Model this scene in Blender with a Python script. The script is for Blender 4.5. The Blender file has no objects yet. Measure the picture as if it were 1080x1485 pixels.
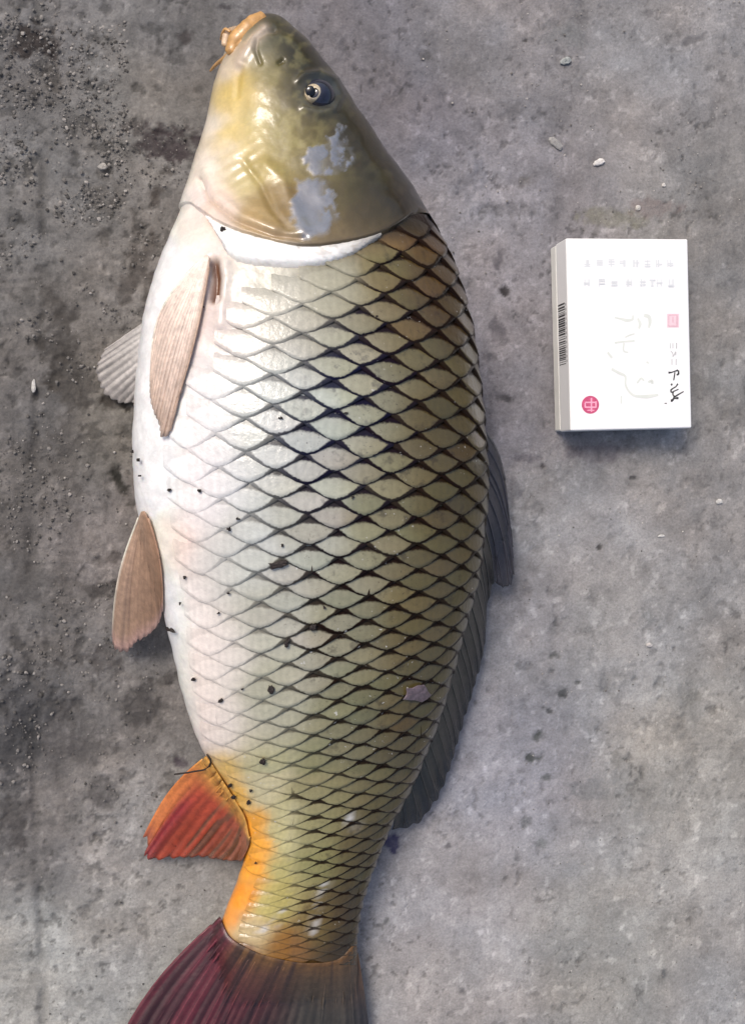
import bpy, math, random
import numpy as np
from mathutils import Matrix, Vector

rng = np.random.RandomState(7)
random.seed(7)
scene = bpy.context.scene
COL = scene.collection

# ------------------------------------------------------------------ camera
FPX, CAMH = 1700.0, 0.534          # focal length in photo pixels, height in metres
IMW, IMH = 1080.0, 1485.0
n_c = np.array([(225 - 540) / FPX, -(695 - 742.5) / FPX, -1.0]); n_c /= np.linalg.norm(n_c)
z_c = -n_c
x_c = np.array([1.0, 0, 0]) - z_c * z_c[0]; x_c /= np.linalg.norm(x_c)
y_c = np.cross(z_c, x_c)
RM = np.array([x_c, y_c, z_c])     # camera -> world
CAMP = np.array([0.0, 0.0, CAMH])
cam_d = bpy.data.cameras.new('camera'); cam = bpy.data.objects.new('camera', cam_d); COL.objects.link(cam)
cam_d.sensor_fit = 'VERTICAL'; cam_d.sensor_height = 24.0; cam_d.lens = 24.0 * FPX / IMH
cam_d.clip_start = 0.01; cam_d.clip_end = 50
M4 = Matrix([list(RM[0]) + [0], list(RM[1]) + [0], list(RM[2]) + [0], [0, 0, 0, 1]])
M4.translation = Vector(CAMP)
cam.matrix_world = M4
scene.camera = cam

# ------------------------------------------------------------------ light
SUN_EL, SUN_AZ = math.radians(55), math.radians(132)    # azimuth counter-clockwise from +x
world = bpy.data.worlds.new('World'); scene.world = world; world.use_nodes = True
wn = world.node_tree; bg = wn.nodes['Background']
sky = wn.nodes.new('ShaderNodeTexSky'); sky.sky_type = 'NISHITA'; sky.sun_disc = False
sky.sun_elevation = SUN_EL; sky.sun_rotation = math.pi / 2 - SUN_AZ
sky.air_density = 1.0; sky.dust_density = 5.0; sky.ozone_density = 1.0
wn.links.new(sky.outputs[0], bg.inputs[0]); bg.inputs[1].default_value = 0.10
sun_d = bpy.data.lights.new('sun', 'SUN'); sun_d.energy = 1.3; sun_d.angle = math.radians(19)
sun_d.color = (1.0, 0.93, 0.84)
sun = bpy.data.objects.new('sun', sun_d); COL.objects.link(sun)
sdir = Vector((math.cos(SUN_EL) * math.cos(SUN_AZ), math.cos(SUN_EL) * math.sin(SUN_AZ), math.sin(SUN_EL)))
sun.rotation_euler = sdir.to_track_quat('Z', 'Y').to_euler(); sun.location = (-0.5, 0.5, 1)
scene.view_settings.view_transform = 'Standard'; scene.view_settings.look = 'None'
scene.view_settings.gamma = 1.0; scene.view_settings.exposure = 0.44

# ------------------------------------------------------------------ helpers
def P(px, py, z=0.0):
    """world point at height z seen at photo pixel (px, py)"""
    px, py, z = np.broadcast_arrays(np.asarray(px, float), np.asarray(py, float), np.asarray(z, float))
    d = np.stack([(px - 540) / FPX, -(py - 742.5) / FPX, -np.ones_like(px)], -1) @ RM.T
    t = (z - CAMH) / d[..., 2]
    return CAMP + d * t[..., None]

def proj(w):
    c = (np.asarray(w) - CAMP) @ RM
    return 540 + FPX * c[..., 0] / -c[..., 2], 742.5 - FPX * c[..., 1] / -c[..., 2]

def lin(c):
    c = np.asarray(c, float) / 255.0
    return np.where(c <= 0.04045, c / 12.92, ((c + 0.055) / 1.055) ** 2.4)

def sstep(a, b, x):
    t = np.clip((x - a) / (b - a), 0, 1); return t * t * (3 - 2 * t)

_R = rng.rand(8, 256, 256)
def vnoise(x, y, k=0):
    R = _R[k % 8]
    xi = np.floor(x).astype(int); yi = np.floor(y).astype(int)
    fx = x - xi; fy = y - yi; fx = fx * fx * (3 - 2 * fx); fy = fy * fy * (3 - 2 * fy)
    a = R[xi % 256, yi % 256]; b = R[(xi + 1) % 256, yi % 256]; c = R[xi % 256, (yi + 1) % 256]; d = R[(xi + 1) % 256, (yi + 1) % 256]
    return (a * (1 - fx) + b * fx) * (1 - fy) + (c * (1 - fx) + d * fx) * fy
def fbm(x, y, o=4, k=0, g=0.5):
    s = 0; a = 1; n = 0
    for i in range(o):
        s = s + a * vnoise(x * 2 ** i + 17.3 * i, y * 2 ** i + 5.1 * i, k + i); n += a; a *= g
    return s / n

def mk_mesh(name, v, f, mat=None, col=None, uv=None, smooth=True, extra=None):
    v = np.asarray(v, float).reshape(-1, 3); f = np.asarray(f, int)
    me = bpy.data.meshes.new(name)
    k = f.shape[1]; nf = len(f)
    me.vertices.add(len(v)); me.vertices.foreach_set('co', v.ravel())
    me.loops.add(nf * k); me.loops.foreach_set('vertex_index', f.ravel().astype(np.int32))
    me.polygons.add(nf)
    me.polygons.foreach_set('loop_start', (np.arange(nf) * k).astype(np.int32))
    me.polygons.foreach_set('loop_total', np.full(nf, k, np.int32))
    me.polygons.foreach_set('use_smooth', np.full(nf, smooth))
    me.update(calc_edges=True)
    for an, av in ([('Col', col)] if col is not None else []) + (extra or []):
        av = np.asarray(av, float).reshape(-1, av.shape[-1])
        if av.shape[1] == 3: av = np.hstack([av, np.ones((len(av), 1))])
        ca = me.color_attributes.new(an, 'FLOAT_COLOR', 'POINT'); ca.data.foreach_set('color', av.ravel())
    if uv is not None:
        ul = me.uv_layers.new(name='UVMap'); ul.data.foreach_set('uv', np.asarray(uv).reshape(-1, 2)[f.ravel()].ravel())
    if mat: me.materials.append(mat)
    me.validate()
    return me

def obj(name, me, parent=None):
    o = bpy.data.objects.new(name, me); COL.objects.link(o)
    if parent is not None: o.parent = parent
    return o

def grid_faces(n, m, off=0):
    i, j = np.meshgrid(np.arange(n - 1), np.arange(m - 1), indexing='ij')
    a = (i * m + j).ravel() + off
    return np.stack([a, a + m, a + m + 1, a + 1], 1)

def tag(o, label=None, cat=None, group=None, kind=None):
    for k, v in (('label', label), ('category', cat), ('group', group), ('kind', kind)):
        if v: o[k] = v
    return o

def empty(name, loc):
    o = bpy.data.objects.new(name, None); COL.objects.link(o); o.location = loc; o.empty_display_size = 0.01
    return o

def interp_pts(pts, n):
    """smooth resample of a polyline of px points"""
    p = np.asarray(pts, float)
    d = np.r_[0, np.cumsum(np.linalg.norm(np.diff(p, axis=0), axis=1))]
    return herm(d, p, np.linspace(0, d[-1], n))

def herm(x, y, q):
    x = np.asarray(x, float); y = np.asarray(y, float); q = np.asarray(q, float)
    one = y.ndim == 1
    if one: y = y[:, None]
    dx = np.diff(x); s = np.diff(y, axis=0) / dx[:, None]
    m = np.empty_like(y); m[0] = s[0]; m[-1] = s[-1]
    m[1:-1] = (s[:-1] * dx[1:, None] + s[1:] * dx[:-1, None]) / (dx[:-1] + dx[1:])[:, None]
    i = np.clip(np.searchsorted(x, q, side='right') - 1, 0, len(x) - 2)
    h = dx[i]; t = ((q - x[i]) / h)[..., None]; h = h[..., None]
    r = (2*t**3-3*t**2+1)*y[i] + (t**3-2*t**2+t)*h*m[i] + (-2*t**3+3*t**2)*y[i+1] + (t**3-t**2)*h*m[i+1]
    return r[..., 0] if one else r

def tube(pts, rad, seg=8, ell=1.0, cap=True):
    pts = np.asarray(pts, float); n = len(pts); rad = np.broadcast_to(rad, (n,))
    tg = np.gradient(pts, axis=0); tg /= np.linalg.norm(tg, axis=1)[:, None] + 1e-12
    up = np.array([0, 0, 1.0]); sd = np.cross(tg, up); sd /= np.linalg.norm(sd, axis=1)[:, None] + 1e-12
    u2 = np.cross(sd, tg)
    a = np.arange(seg) / seg * 2 * np.pi
    v = pts[:, None] + rad[:, None, None] * (np.cos(a)[None, :, None] * sd[:, None] + ell * np.sin(a)[None, :, None] * u2[:, None])
    v = v.reshape(-1, 3)
    f = []
    for i in range(n - 1):
        for j in range(seg):
            f.append([i*seg+j, i*seg+(j+1) % seg, (i+1)*seg+(j+1) % seg, (i+1)*seg+j])
    if cap:
        v = np.vstack([v, pts[0] - tg[0]*rad[0]*0.5, pts[-1] + tg[-1]*rad[-1]*0.5]); c0 = len(v) - 2; c1 = len(v) - 1
        for j in range(seg):
            f.append([c0, (j+1) % seg, j, j]); f.append([c1, (n-1)*seg+j, (n-1)*seg+(j+1) % seg, (n-1)*seg+(j+1) % seg])
    return v, f

def poly_mesh(name, v, f, mat=None, smooth=True):
    me = bpy.data.meshes.new(name)
    ff = [tuple(dict.fromkeys(int(i) for i in q)) for q in f]
    me.from_pydata([tuple(map(float, p)) for p in v], [], ff)
    me.polygons.foreach_set('use_smooth', [smooth] * len(me.polygons))
    if mat: me.materials.append(mat)
    me.update()
    return me

def join(parts):
    V = []; F = []; o = 0
    for v, f in parts:
        V.append(np.asarray(v)); F += [[i + o for i in q] for q in f]; o += len(v)
    return np.vstack(V), F

# ------------------------------------------------------------------ materials
def new_mat(name):
    m = bpy.data.materials.new(name); m.use_nodes = True
    nt = m.node_tree; return m, nt, nt.nodes['Principled BSDF']
def N(nt, t, **kw):
    n = nt.nodes.new(t)
    for k, v in kw.items():
        if k in n.inputs: n.inputs[k].default_value = v
        else: setattr(n, k, v)
    return n
def math_n(nt, op, a, b=None, c=None):
    n = nt.nodes.new('ShaderNodeMath'); n.operation = op
    for i, x in enumerate((a, b, c)):
        if x is None: continue
        if hasattr(x, 'is_linked') or isinstance(x, bpy.types.NodeSocket): nt.links.new(x, n.inputs[i])
        else: n.inputs[i].default_value = x
    return n.outputs[0]
def mixc(nt, fac, a, b, mode='MIX'):
    n = nt.nodes.new('ShaderNodeMix'); n.data_type = 'RGBA'; n.blend_type = mode
    for s, x in ((0, fac), (6, a), (7, b)):
        if isinstance(x, bpy.types.NodeSocket): nt.links.new(x, n.inputs[s])
        else: n.inputs[s].default_value = x if not isinstance(x, tuple) else (*x[:3], 1)
    return n.outputs[2]
def noise(nt, scale, detail=4, rough=0.6, vec=None, dist=0.0):
    n = N(nt, 'ShaderNodeTexNoise'); n.inputs['Scale'].default_value = scale; n.inputs['Detail'].default_value = detail
    n.inputs['Roughness'].default_value = rough; n.inputs['Distortion'].default_value = dist
    if vec is not None: nt.links.new(vec, n.inputs['Vector'])
    return n.outputs[0]
def ramp(nt, val, a, b, va=0.0, vb=1.0):
    n = nt.nodes.new('ShaderNodeMapRange'); n.interpolation_type = 'SMOOTHSTEP'
    nt.links.new(val, n.inputs[0]); n.inputs[1].default_value = a; n.inputs[2].default_value = b
    n.inputs[3].default_value = va; n.inputs[4].default_value = vb
    return n.outputs[0]
def bump(nt, bsdf, h, dist, strength=1.0, coat=False):
    b = nt.nodes.new('ShaderNodeBump'); b.inputs['Distance'].default_value = dist; b.inputs['Strength'].default_value = strength
    nt.links.new(h, b.inputs['Height']); nt.links.new(b.outputs[0], bsdf.inputs['Normal'])
    if coat: nt.links.new(b.outputs[0], bsdf.inputs['Coat Normal'])
    return b
def objco(nt):
    return nt.nodes.new('ShaderNodeTexCoord').outputs['Object']
def attr(nt, name='Col'):
    a = nt.nodes.new('ShaderNodeAttribute'); a.attribute_name = name; return a

def simple(name, rgb, rough=0.5, coat=0.0, nscale=300, namt=0.15, metallic=0.0):
    m, nt, b = new_mat(name)
    n = noise(nt, nscale, 4, 0.6, objco(nt))
    f = ramp(nt, n, 0.3, 0.7, 1 - namt, 1 + namt)
    c = nt.nodes.new('ShaderNodeVectorMath'); c.operation = 'SCALE'; c.inputs[0].default_value = tuple(lin(rgb))
    nt.links.new(f, c.inputs['Scale']); nt.links.new(c.outputs[0], b.inputs['Base Color'])
    b.inputs['Roughness'].default_value = rough; b.inputs['Coat Weight'].default_value = coat
    b.inputs['Coat Roughness'].default_value = 0.1; b.inputs['Metallic'].default_value = metallic
    return m

def mat_ground():
    m, nt, b = new_mat('concrete')
    a = attr(nt); oc = objco(nt)
    n1 = ramp(nt, noise(nt, 900, 5, 0.7, oc), 0.25, 0.75, 0.8, 1.18)
    n2 = ramp(nt, noise(nt, 160, 5, 0.65, oc, 0.6), 0.3, 0.7, 0.88, 1.1)
    f = math_n(nt, 'MULTIPLY', n1, n2)
    vo = N(nt, 'ShaderNodeTexVoronoi'); vo.inputs['Scale'].default_value = 330; nt.links.new(oc, vo.inputs['Vector'])
    grit = ramp(nt, vo.outputs['Distance'], 0.05, 0.16, 0.0, 1.0)
    gm = ramp(nt, noise(nt, 45, 3, 0.6, oc), 0.5, 0.66, 0.0, 1.0)
    gd = math_n(nt, 'SUBTRACT', 1.0, math_n(nt, 'MULTIPLY', math_n(nt, 'SUBTRACT', 1.0, grit), math_n(nt, 'MULTIPLY', gm, 0.45)))
    f = math_n(nt, 'MULTIPLY', f, gd)
    c = nt.nodes.new('ShaderNodeVectorMath'); c.operation = 'SCALE'
    nt.links.new(a.outputs['Color'], c.inputs[0]); nt.links.new(f, c.inputs['Scale']); nt.links.new(c.outputs[0], b.inputs['Base Color'])
    b.inputs['Roughness'].default_value = 0.85
    h = math_n(nt, 'ADD', noise(nt, 700, 6, 0.7, oc), math_n(nt, 'MULTIPLY', grit, 0.3))
    bump(nt, b, h, 0.0012, 0.5)
    return m

def mat_skin(name='carp_skin', rough=0.38, coat=0.5, bd=0.0006, gloss_patch=False):
    m, nt, b = new_mat(name)
    a = attr(nt); oc = objco(nt)
    n1 = ramp(nt, noise(nt, 130, 5, 0.6, oc, 0.5), 0.3, 0.7, 0.9, 1.08)
    n2 = ramp(nt, noise(nt, 700, 3, 0.6, oc), 0.3, 0.7, 0.96, 1.04)
    c = nt.nodes.new('ShaderNodeVectorMath'); c.operation = 'SCALE'
    nt.links.new(a.outputs['Color'], c.inputs[0]); nt.links.new(math_n(nt, 'MULTIPLY', n1, n2), c.inputs['Scale'])
    nt.links.new(c.outputs[0], b.inputs['Base Color'])
    b.inputs['Roughness'].default_value = rough; b.inputs['Coat Weight'].default_value = coat; b.inputs['Coat Roughness'].default_value = 0.12
    # alpha of the paint layer = cheek sheen, a sky reflection put into colour and gloss
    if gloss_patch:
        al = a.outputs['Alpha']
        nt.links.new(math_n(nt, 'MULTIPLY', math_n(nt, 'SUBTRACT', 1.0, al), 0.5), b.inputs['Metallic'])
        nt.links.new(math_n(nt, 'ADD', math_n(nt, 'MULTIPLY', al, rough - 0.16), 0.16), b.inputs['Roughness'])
    b.inputs['Subsurface Weight'].default_value = 0.08; b.inputs['Subsurface Radius'].default_value = (0.004, 0.002, 0.001)
    b.inputs['Subsurface Scale'].default_value = 0.5
    bump(nt, b, noise(nt, 260, 5, 0.6, oc), bd, 0.6, True)
    return m

def mat_scale():
    m, nt, b = new_mat('carp_scale')
    a = attr(nt); dk = attr(nt, 'Dark'); oc = objco(nt)
    uv = nt.nodes.new('ShaderNodeUVMap'); uv.uv_map = 'UVMap'
    sx = nt.nodes.new('ShaderNodeSeparateXYZ'); nt.links.new(uv.outputs[0], sx.inputs[0])
    q = math_n(nt, 'SUBTRACT', math_n(nt, 'MULTIPLY', sx.outputs[0], 4.0), 2.0)
    p = math_n(nt, 'SUBTRACT', math_n(nt, 'MULTIPLY', sx.outputs[1], 4.0), 2.0)
    wz = math_n(nt, 'MULTIPLY', math_n(nt, 'SUBTRACT', noise(nt, 260, 3, 0.6, oc), 0.5), 0.22)
    wz2 = math_n(nt, 'MULTIPLY', math_n(nt, 'SUBTRACT', noise(nt, 1100, 3, 0.6, oc), 0.5), 0.16)
    aq = math_n(nt, 'ABSOLUTE', q)
    q2 = math_n(nt, 'MULTIPLY', aq, aq); q3 = math_n(nt, 'MULTIPLY', q2, aq)
    aqc = math_n(nt, 'MINIMUM', aq, 1.0)
    rear = math_n(nt, 'MULTIPLY', math_n(nt, 'COSINE', math_n(nt, 'MULTIPLY', aqc, math.pi / 2)), 0.31)
    rear = math_n(nt, 'ADD', rear, math_n(nt, 'MULTIPLY', math_n(nt, 'SUBTRACT', 1.0, math_n(nt, 'POWER', aqc, 1.15)), 0.19))
    pw = math_n(nt, 'ADD', p, math_n(nt, 'ADD', wz, wz2))
    pw = math_n(nt, 'ADD', p, math_n(nt, 'MULTIPLY', math_n(nt, 'ADD', wz, wz2), 0.62))
    rim = math_n(nt, 'ADD', 0.055, math_n(nt, 'MULTIPLY', q3, 0.16))
    rim = math_n(nt, 'MULTIPLY', rim, math_n(nt, 'ADD', 0.35, math_n(nt, 'MULTIPLY', dk.outputs['Alpha'], 0.85)))
    e1 = ramp(nt, math_n(nt, 'DIVIDE', math_n(nt, 'SUBTRACT', rear, pw), rim), 0.55, 1.25, 1.0, 0.0)
    top = math_n(nt, 'ADD', -0.30, math_n(nt, 'MULTIPLY', math_n(nt, 'SUBTRACT', dk.outputs['Alpha'], 0.5), 0.10))
    top = math_n(nt, 'ADD', top, math_n(nt, 'MULTIPLY', q2, 0.30))
    e2 = ramp(nt, math_n(nt, 'SUBTRACT', pw, top), -0.05, 0.05, 1.0, 0.0)
    edge = math_n(nt, 'MAXIMUM', e1, e2)
    edge = math_n(nt, 'MULTIPLY', edge, dk.outputs['Alpha'])
    # soft inner shading of pigment: a little more colour toward the covered base, fine radial striae
    st = nt.nodes.new('ShaderNodeTexWave'); st.wave_type = 'BANDS'; st.bands_direction = 'X'
    st.inputs['Scale'].default_value = 1.1; st.inputs['Distortion'].default_value = 3.0; st.inputs['Detail'].default_value = 2
    cv = nt.nodes.new('ShaderNodeCombineXYZ'); nt.links.new(q, cv.inputs[0]); nt.links.new(math_n(nt, 'MULTIPLY', p, 0.5), cv.inputs[1])
    nt.links.new(cv.outputs[0], st.inputs['Vector'])
    f = math_n(nt, 'MULTIPLY', ramp(nt, st.outputs['Fac'], 0, 1, 0.965, 1.02), ramp(nt, noise(nt, 420, 5, 0.7, oc), 0.28, 0.72, 0.9, 1.08))
    f = math_n(nt, 'MULTIPLY', f, ramp(nt, p, -0.5, 0.35, 0.94, 1.05))
    c = nt.nodes.new('ShaderNodeVectorMath'); c.operation = 'SCALE'
    nt.links.new(a.outputs['Color'], c.inputs[0]); nt.links.new(f, c.inputs['Scale'])
    # dirt specks toward the dark back, wet glints painted as pale flecks here and there
    n3 = noise(nt, 900, 3, 0.7, oc); n4 = noise(nt, 55, 3, 0.6, oc)
    sp = math_n(nt, 'MULTIPLY', ramp(nt, n3, 0.60, 0.68, 0.0, 0.6), math_n(nt, 'MULTIPLY', ramp(nt, n4, 0.42, 0.6, 0.0, 1.0), ramp(nt, dk.outputs['Alpha'], 0.5, 1.0, 0.0, 1.0)))
    lump = math_n(nt, 'MULTIPLY', ramp(nt, noise(nt, 170, 4, 0.65, oc), 0.56, 0.70, 0.0, 0.45), ramp(nt, dk.outputs['Alpha'], 0.6, 1.0, 0.0, 1.0))
    fl = math_n(nt, 'MULTIPLY', ramp(nt, noise(nt, 620, 2, 0.5, oc), 0.70, 0.74, 0.0, 0.75), ramp(nt, noise(nt, 38, 2, 0.5, oc), 0.5, 0.62, 0.0, 1.0))
    base = mixc(nt, math_n(nt, 'MAXIMUM', sp, lump), c.outputs[0], dk.outputs['Color'])
    colr = mixc(nt, edge, base, dk.outputs['Color'])
    colr = mixc(nt, fl, colr, (0.62, 0.62, 0.60))
    nt.links.new(colr, b.inputs['Base Color'])
    wet = math_n(nt, 'SUBTRACT', 1.0, math_n(nt, 'MULTIPLY', edge, 0.85))
    nt.links.new(math_n(nt, 'MULTIPLY', wet, 0.5), b.inputs['Coat Weight']); nt.links.new(math_n(nt, 'MULTIPLY', wet, 0.5), b.inputs['Specular IOR Level'])
    b.inputs['Roughness'].default_value = 0.28; b.inputs['Coat Weight'].default_value = 0.9; b.inputs['Coat Roughness'].default_value = 0.07
    h = math_n(nt, 'ADD', noise(nt, 500, 4, 0.6, oc), math_n(nt, 'MULTIPLY', st.outputs['Fac'], 0.08))
    bump(nt, b, h, 0.00035, 0.6, True)
    return m

def mat_fin(name='fin_membrane', rough=0.45, coat=0.35):
    m, nt, b = new_mat(name)
    a = attr(nt); oc = objco(nt)
    n1 = ramp(nt, noise(nt, 350, 5, 0.65, oc, 0.4), 0.3, 0.7, 0.78, 1.15)
    c = nt.nodes.new('ShaderNodeVectorMath'); c.operation = 'SCALE'
    nt.links.new(a.outputs['Color'], c.inputs[0]); nt.links.new(n1, c.inputs['Scale'])
    nt.links.new(c.outputs[0], b.inputs['Base Color'])
    b.inputs['Roughness'].default_value = rough; b.inputs['Coat Weight'].default_value = coat; b.inputs['Coat Roughness'].default_value = 0.15
    nt.links.new(a.outputs['Alpha'], b.inputs['Alpha'])
    bump(nt, b, noise(nt, 900, 4, 0.6, oc), 0.0003, 0.5, True)
    return m

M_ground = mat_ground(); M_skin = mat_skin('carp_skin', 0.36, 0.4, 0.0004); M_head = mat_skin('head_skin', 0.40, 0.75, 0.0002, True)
M_scale = mat_scale(); M_fin = mat_fin()

# ------------------------------------------------------------------ ground
def gauss_field(cps, x, y, r0=60.0, pw=2.0):
    num = np.zeros(x.shape + (3,)); den = np.zeros(x.shape)
    for c in cps:
        r = c[3] if len(c) > 3 else r0
        w = (1.0 / (((x - c[0]) ** 2 + (y - c[1]) ** 2) / r ** 2 + 0.15)) ** pw
        num += w[..., None] * lin(c[2]); den += w
    return num / den[..., None]

GC = [(60,60,(108,106,105)),(60,300,(117,115,113)),(60,600,(106,103,101)),(60,900,(108,105,103)),(40,1050,(92,91,92)),(60,1200,(112,109,107)),
 (60,1400,(160,160,156)),(200,1350,(158,157,154)),(160,1200,(142,140,138)),(180,1000,(118,115,113)),(170,800,(128,123,121)),(160,600,(112,108,102)),
 (180,420,(122,118,114)),(200,120,(122,120,117)),(250,60,(112,110,109)),(520,60,(122,119,123)),(600,180,(124,121,127)),(700,60,(140,137,138)),
 (950,80,(142,140,140)),(700,300,(148,145,149)),(1040,300,(136,134,132)),(750,450,(143,140,145)),(1040,550,(136,134,132)),(730,600,(134,131,136)),
 (800,750,(152,151,152)),(1000,700,(150,148,147)),(900,900,(155,154,153)),(750,900,(152,150,152)),(1000,1100,(157,155,150)),(720,1100,(152,151,157)),
 (600,1300,(158,156,158)),(650,1450,(163,161,161)),(900,1400,(157,156,152)),(1040,1450,(155,153,151))]
# stains, plus shade painted below the carton: x, y, rx, ry, angle, strength, colour, height(mm)
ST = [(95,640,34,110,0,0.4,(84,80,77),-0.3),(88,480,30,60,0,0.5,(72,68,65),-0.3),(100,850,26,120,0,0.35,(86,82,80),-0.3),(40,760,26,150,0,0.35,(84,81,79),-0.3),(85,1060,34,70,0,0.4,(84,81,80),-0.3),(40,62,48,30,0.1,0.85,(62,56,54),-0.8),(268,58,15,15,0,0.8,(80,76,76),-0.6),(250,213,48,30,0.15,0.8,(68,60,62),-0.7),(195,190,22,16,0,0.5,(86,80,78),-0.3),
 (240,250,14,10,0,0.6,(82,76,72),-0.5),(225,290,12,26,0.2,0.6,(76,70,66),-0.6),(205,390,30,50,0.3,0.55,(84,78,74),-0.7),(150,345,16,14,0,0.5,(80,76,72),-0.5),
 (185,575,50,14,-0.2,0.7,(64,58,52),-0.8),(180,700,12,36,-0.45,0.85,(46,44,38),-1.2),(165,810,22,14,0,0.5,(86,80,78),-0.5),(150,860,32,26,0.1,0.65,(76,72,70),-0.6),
 (90,500,34,50,0,0.6,(70,66,62),-0.5),(110,560,40,30,0,0.6,(74,70,66),-0.4),(150,965,30,26,0,0.6,(82,78,77),-0.5),(208,1022,34,42,0,0.65,(82,79,78),-0.6),
 (135,1090,34,20,0,0.5,(86,83,82),-0.4),(25,1060,38,90,0,0.6,(66,66,68),-0.8),(20,1190,26,60,0,0.55,(76,73,72),-0.5),(150,1150,26,22,0,0.55,(90,87,86),-0.4),
 (95,1195,18,24,0,0.5,(94,92,90),-0.3),(262,1105,16,12,0,0.6,(84,76,84),-0.3),(238,890,26,16,0,0.5,(92,87,85),-0.4),(250,985,26,16,0,0.6,(78,74,72),-0.5),
 (155,290,26,40,0,0.45,(90,86,82),-0.5),(75,120,12,40,0,0.6,(78,74,70),-0.6),(70,430,14,22,0,0.4,(84,80,76),-0.4),(620,80,14,10,0,0.4,(90,88,88),-0.5),
 (735,165,46,14,-0.5,0.4,(100,98,100),-0.5),(895,318,55,18,0,0.35,(122,120,98),0.1),(950,300,40,16,0,0.3,(134,116,112),0.1),(690,255,30,18,-0.7,0.35,(112,114,124),-0.4),
 (760,262,16,12,0,0.5,(100,96,94),-0.5),(730,420,14,10,0.9,0.8,(66,62,64),-0.8),(722,385,10,26,0.2,0.5,(96,92,98),-0.4),(728,480,18,22,0,0.5,(92,88,94),-0.5),
 (735,580,24,12,0.2,0.6,(80,78,82),-0.5),(715,520,12,14,0,0.4,(96,94,100),-0.4),(762,665,26,10,0,0.5,(104,100,108),-0.3),(860,655,60,14,0,0.35,(110,102,110),0),  # last patch lays the carton's cast shadow into the concrete colour
 (787,676,7,6,0,0.8,(68,64,66),-0.4),(920,692,9,4,0,0.8,(60,58,60),-0.3),(868,792,6,6,0,0.8,(86,84,84),-0.4),(745,715,14,30,-0.5,0.35,(108,106,112),-0.4),
 (748,835,26,40,0,0.3,(118,114,114),-0.3),(812,860,24,10,0.2,0.35,(118,118,120),-0.3),(940,895,16,12,0,0.35,(112,116,118),-0.3),(805,952,12,8,0,0.7,(88,90,90),-0.6),
 (800,975,9,7,0,0.7,(76,78,80),-0.6),(838,990,7,6,0,0.7,(84,86,86),-0.5),(816,1005,12,8,0.4,0.7,(82,84,86),-0.5),(795,1032,14,5,0.5,0.7,(80,82,84),-0.4),
 (775,1070,14,12,0,0.7,(84,88,88),-0.6),(772,1100,18,8,0,0.7,(82,86,86),-0.6),(790,1130,12,8,0,0.6,(94,98,98),-0.5),(762,1192,11,12,0,0.55,(98,102,104),-0.5),
 (785,1225,22,10,0.2,0.4,(112,118,116),-0.4),(748,1245,8,7,0,0.6,(84,86,90),-0.4),(850,1150,30,22,0,0.3,(112,118,122),-0.4),(895,1100,14,16,0,0.3,(116,114,108),-0.3),
 (647,1228,7,6,0,0.6,(96,94,98),-0.2),(573,1222,17,18,0.3,0.75,(84,80,110),0),(560,1336,6,9,0.4,0.5,(104,106,108),-0.2),(670,1440,7,9,0,0.6,(104,102,104),-0.3),
 (964,1412,7,8,0,0.6,(96,98,100),-0.3),(1010,1010,26,14,0,0.3,(122,120,112),-0.2),(1008,55,26,9,-0.5,0.45,(98,96,98),-0.5),(940,20,8,10,0,0.5,(104,102,104),-0.3),
 (1030,160,6,26,-0.4,0.4,(104,102,102),-0.4),(763,57,6,5,0,0.8,(72,70,70),-0.5),(820,50,38,22,-0.4,0.3,(122,124,124),0.4),(580,45,12,5,0,0.5,(92,90,94),-0.3),
 (330,10,20,7,0,0.6,(80,76,78),-0.5),(640,140,12,14,0,0.3,(98,96,100),-0.4),(860,340,8,20,0.5,0.4,(96,94,92),-0.3),(855,230,30,8,0.3,0.3,(112,110,112),-0.3),
 (185,1430,10,5,0.6,0.4,(112,112,110),-0.2),(52,1462,8,7,0,0.5,(108,106,104),-0.2),(112,1385,6,6,0,0.7,(78,76,76),-0.2),(132,1435,5,6,0,0.6,(88,86,86),-0.2)]
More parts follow.
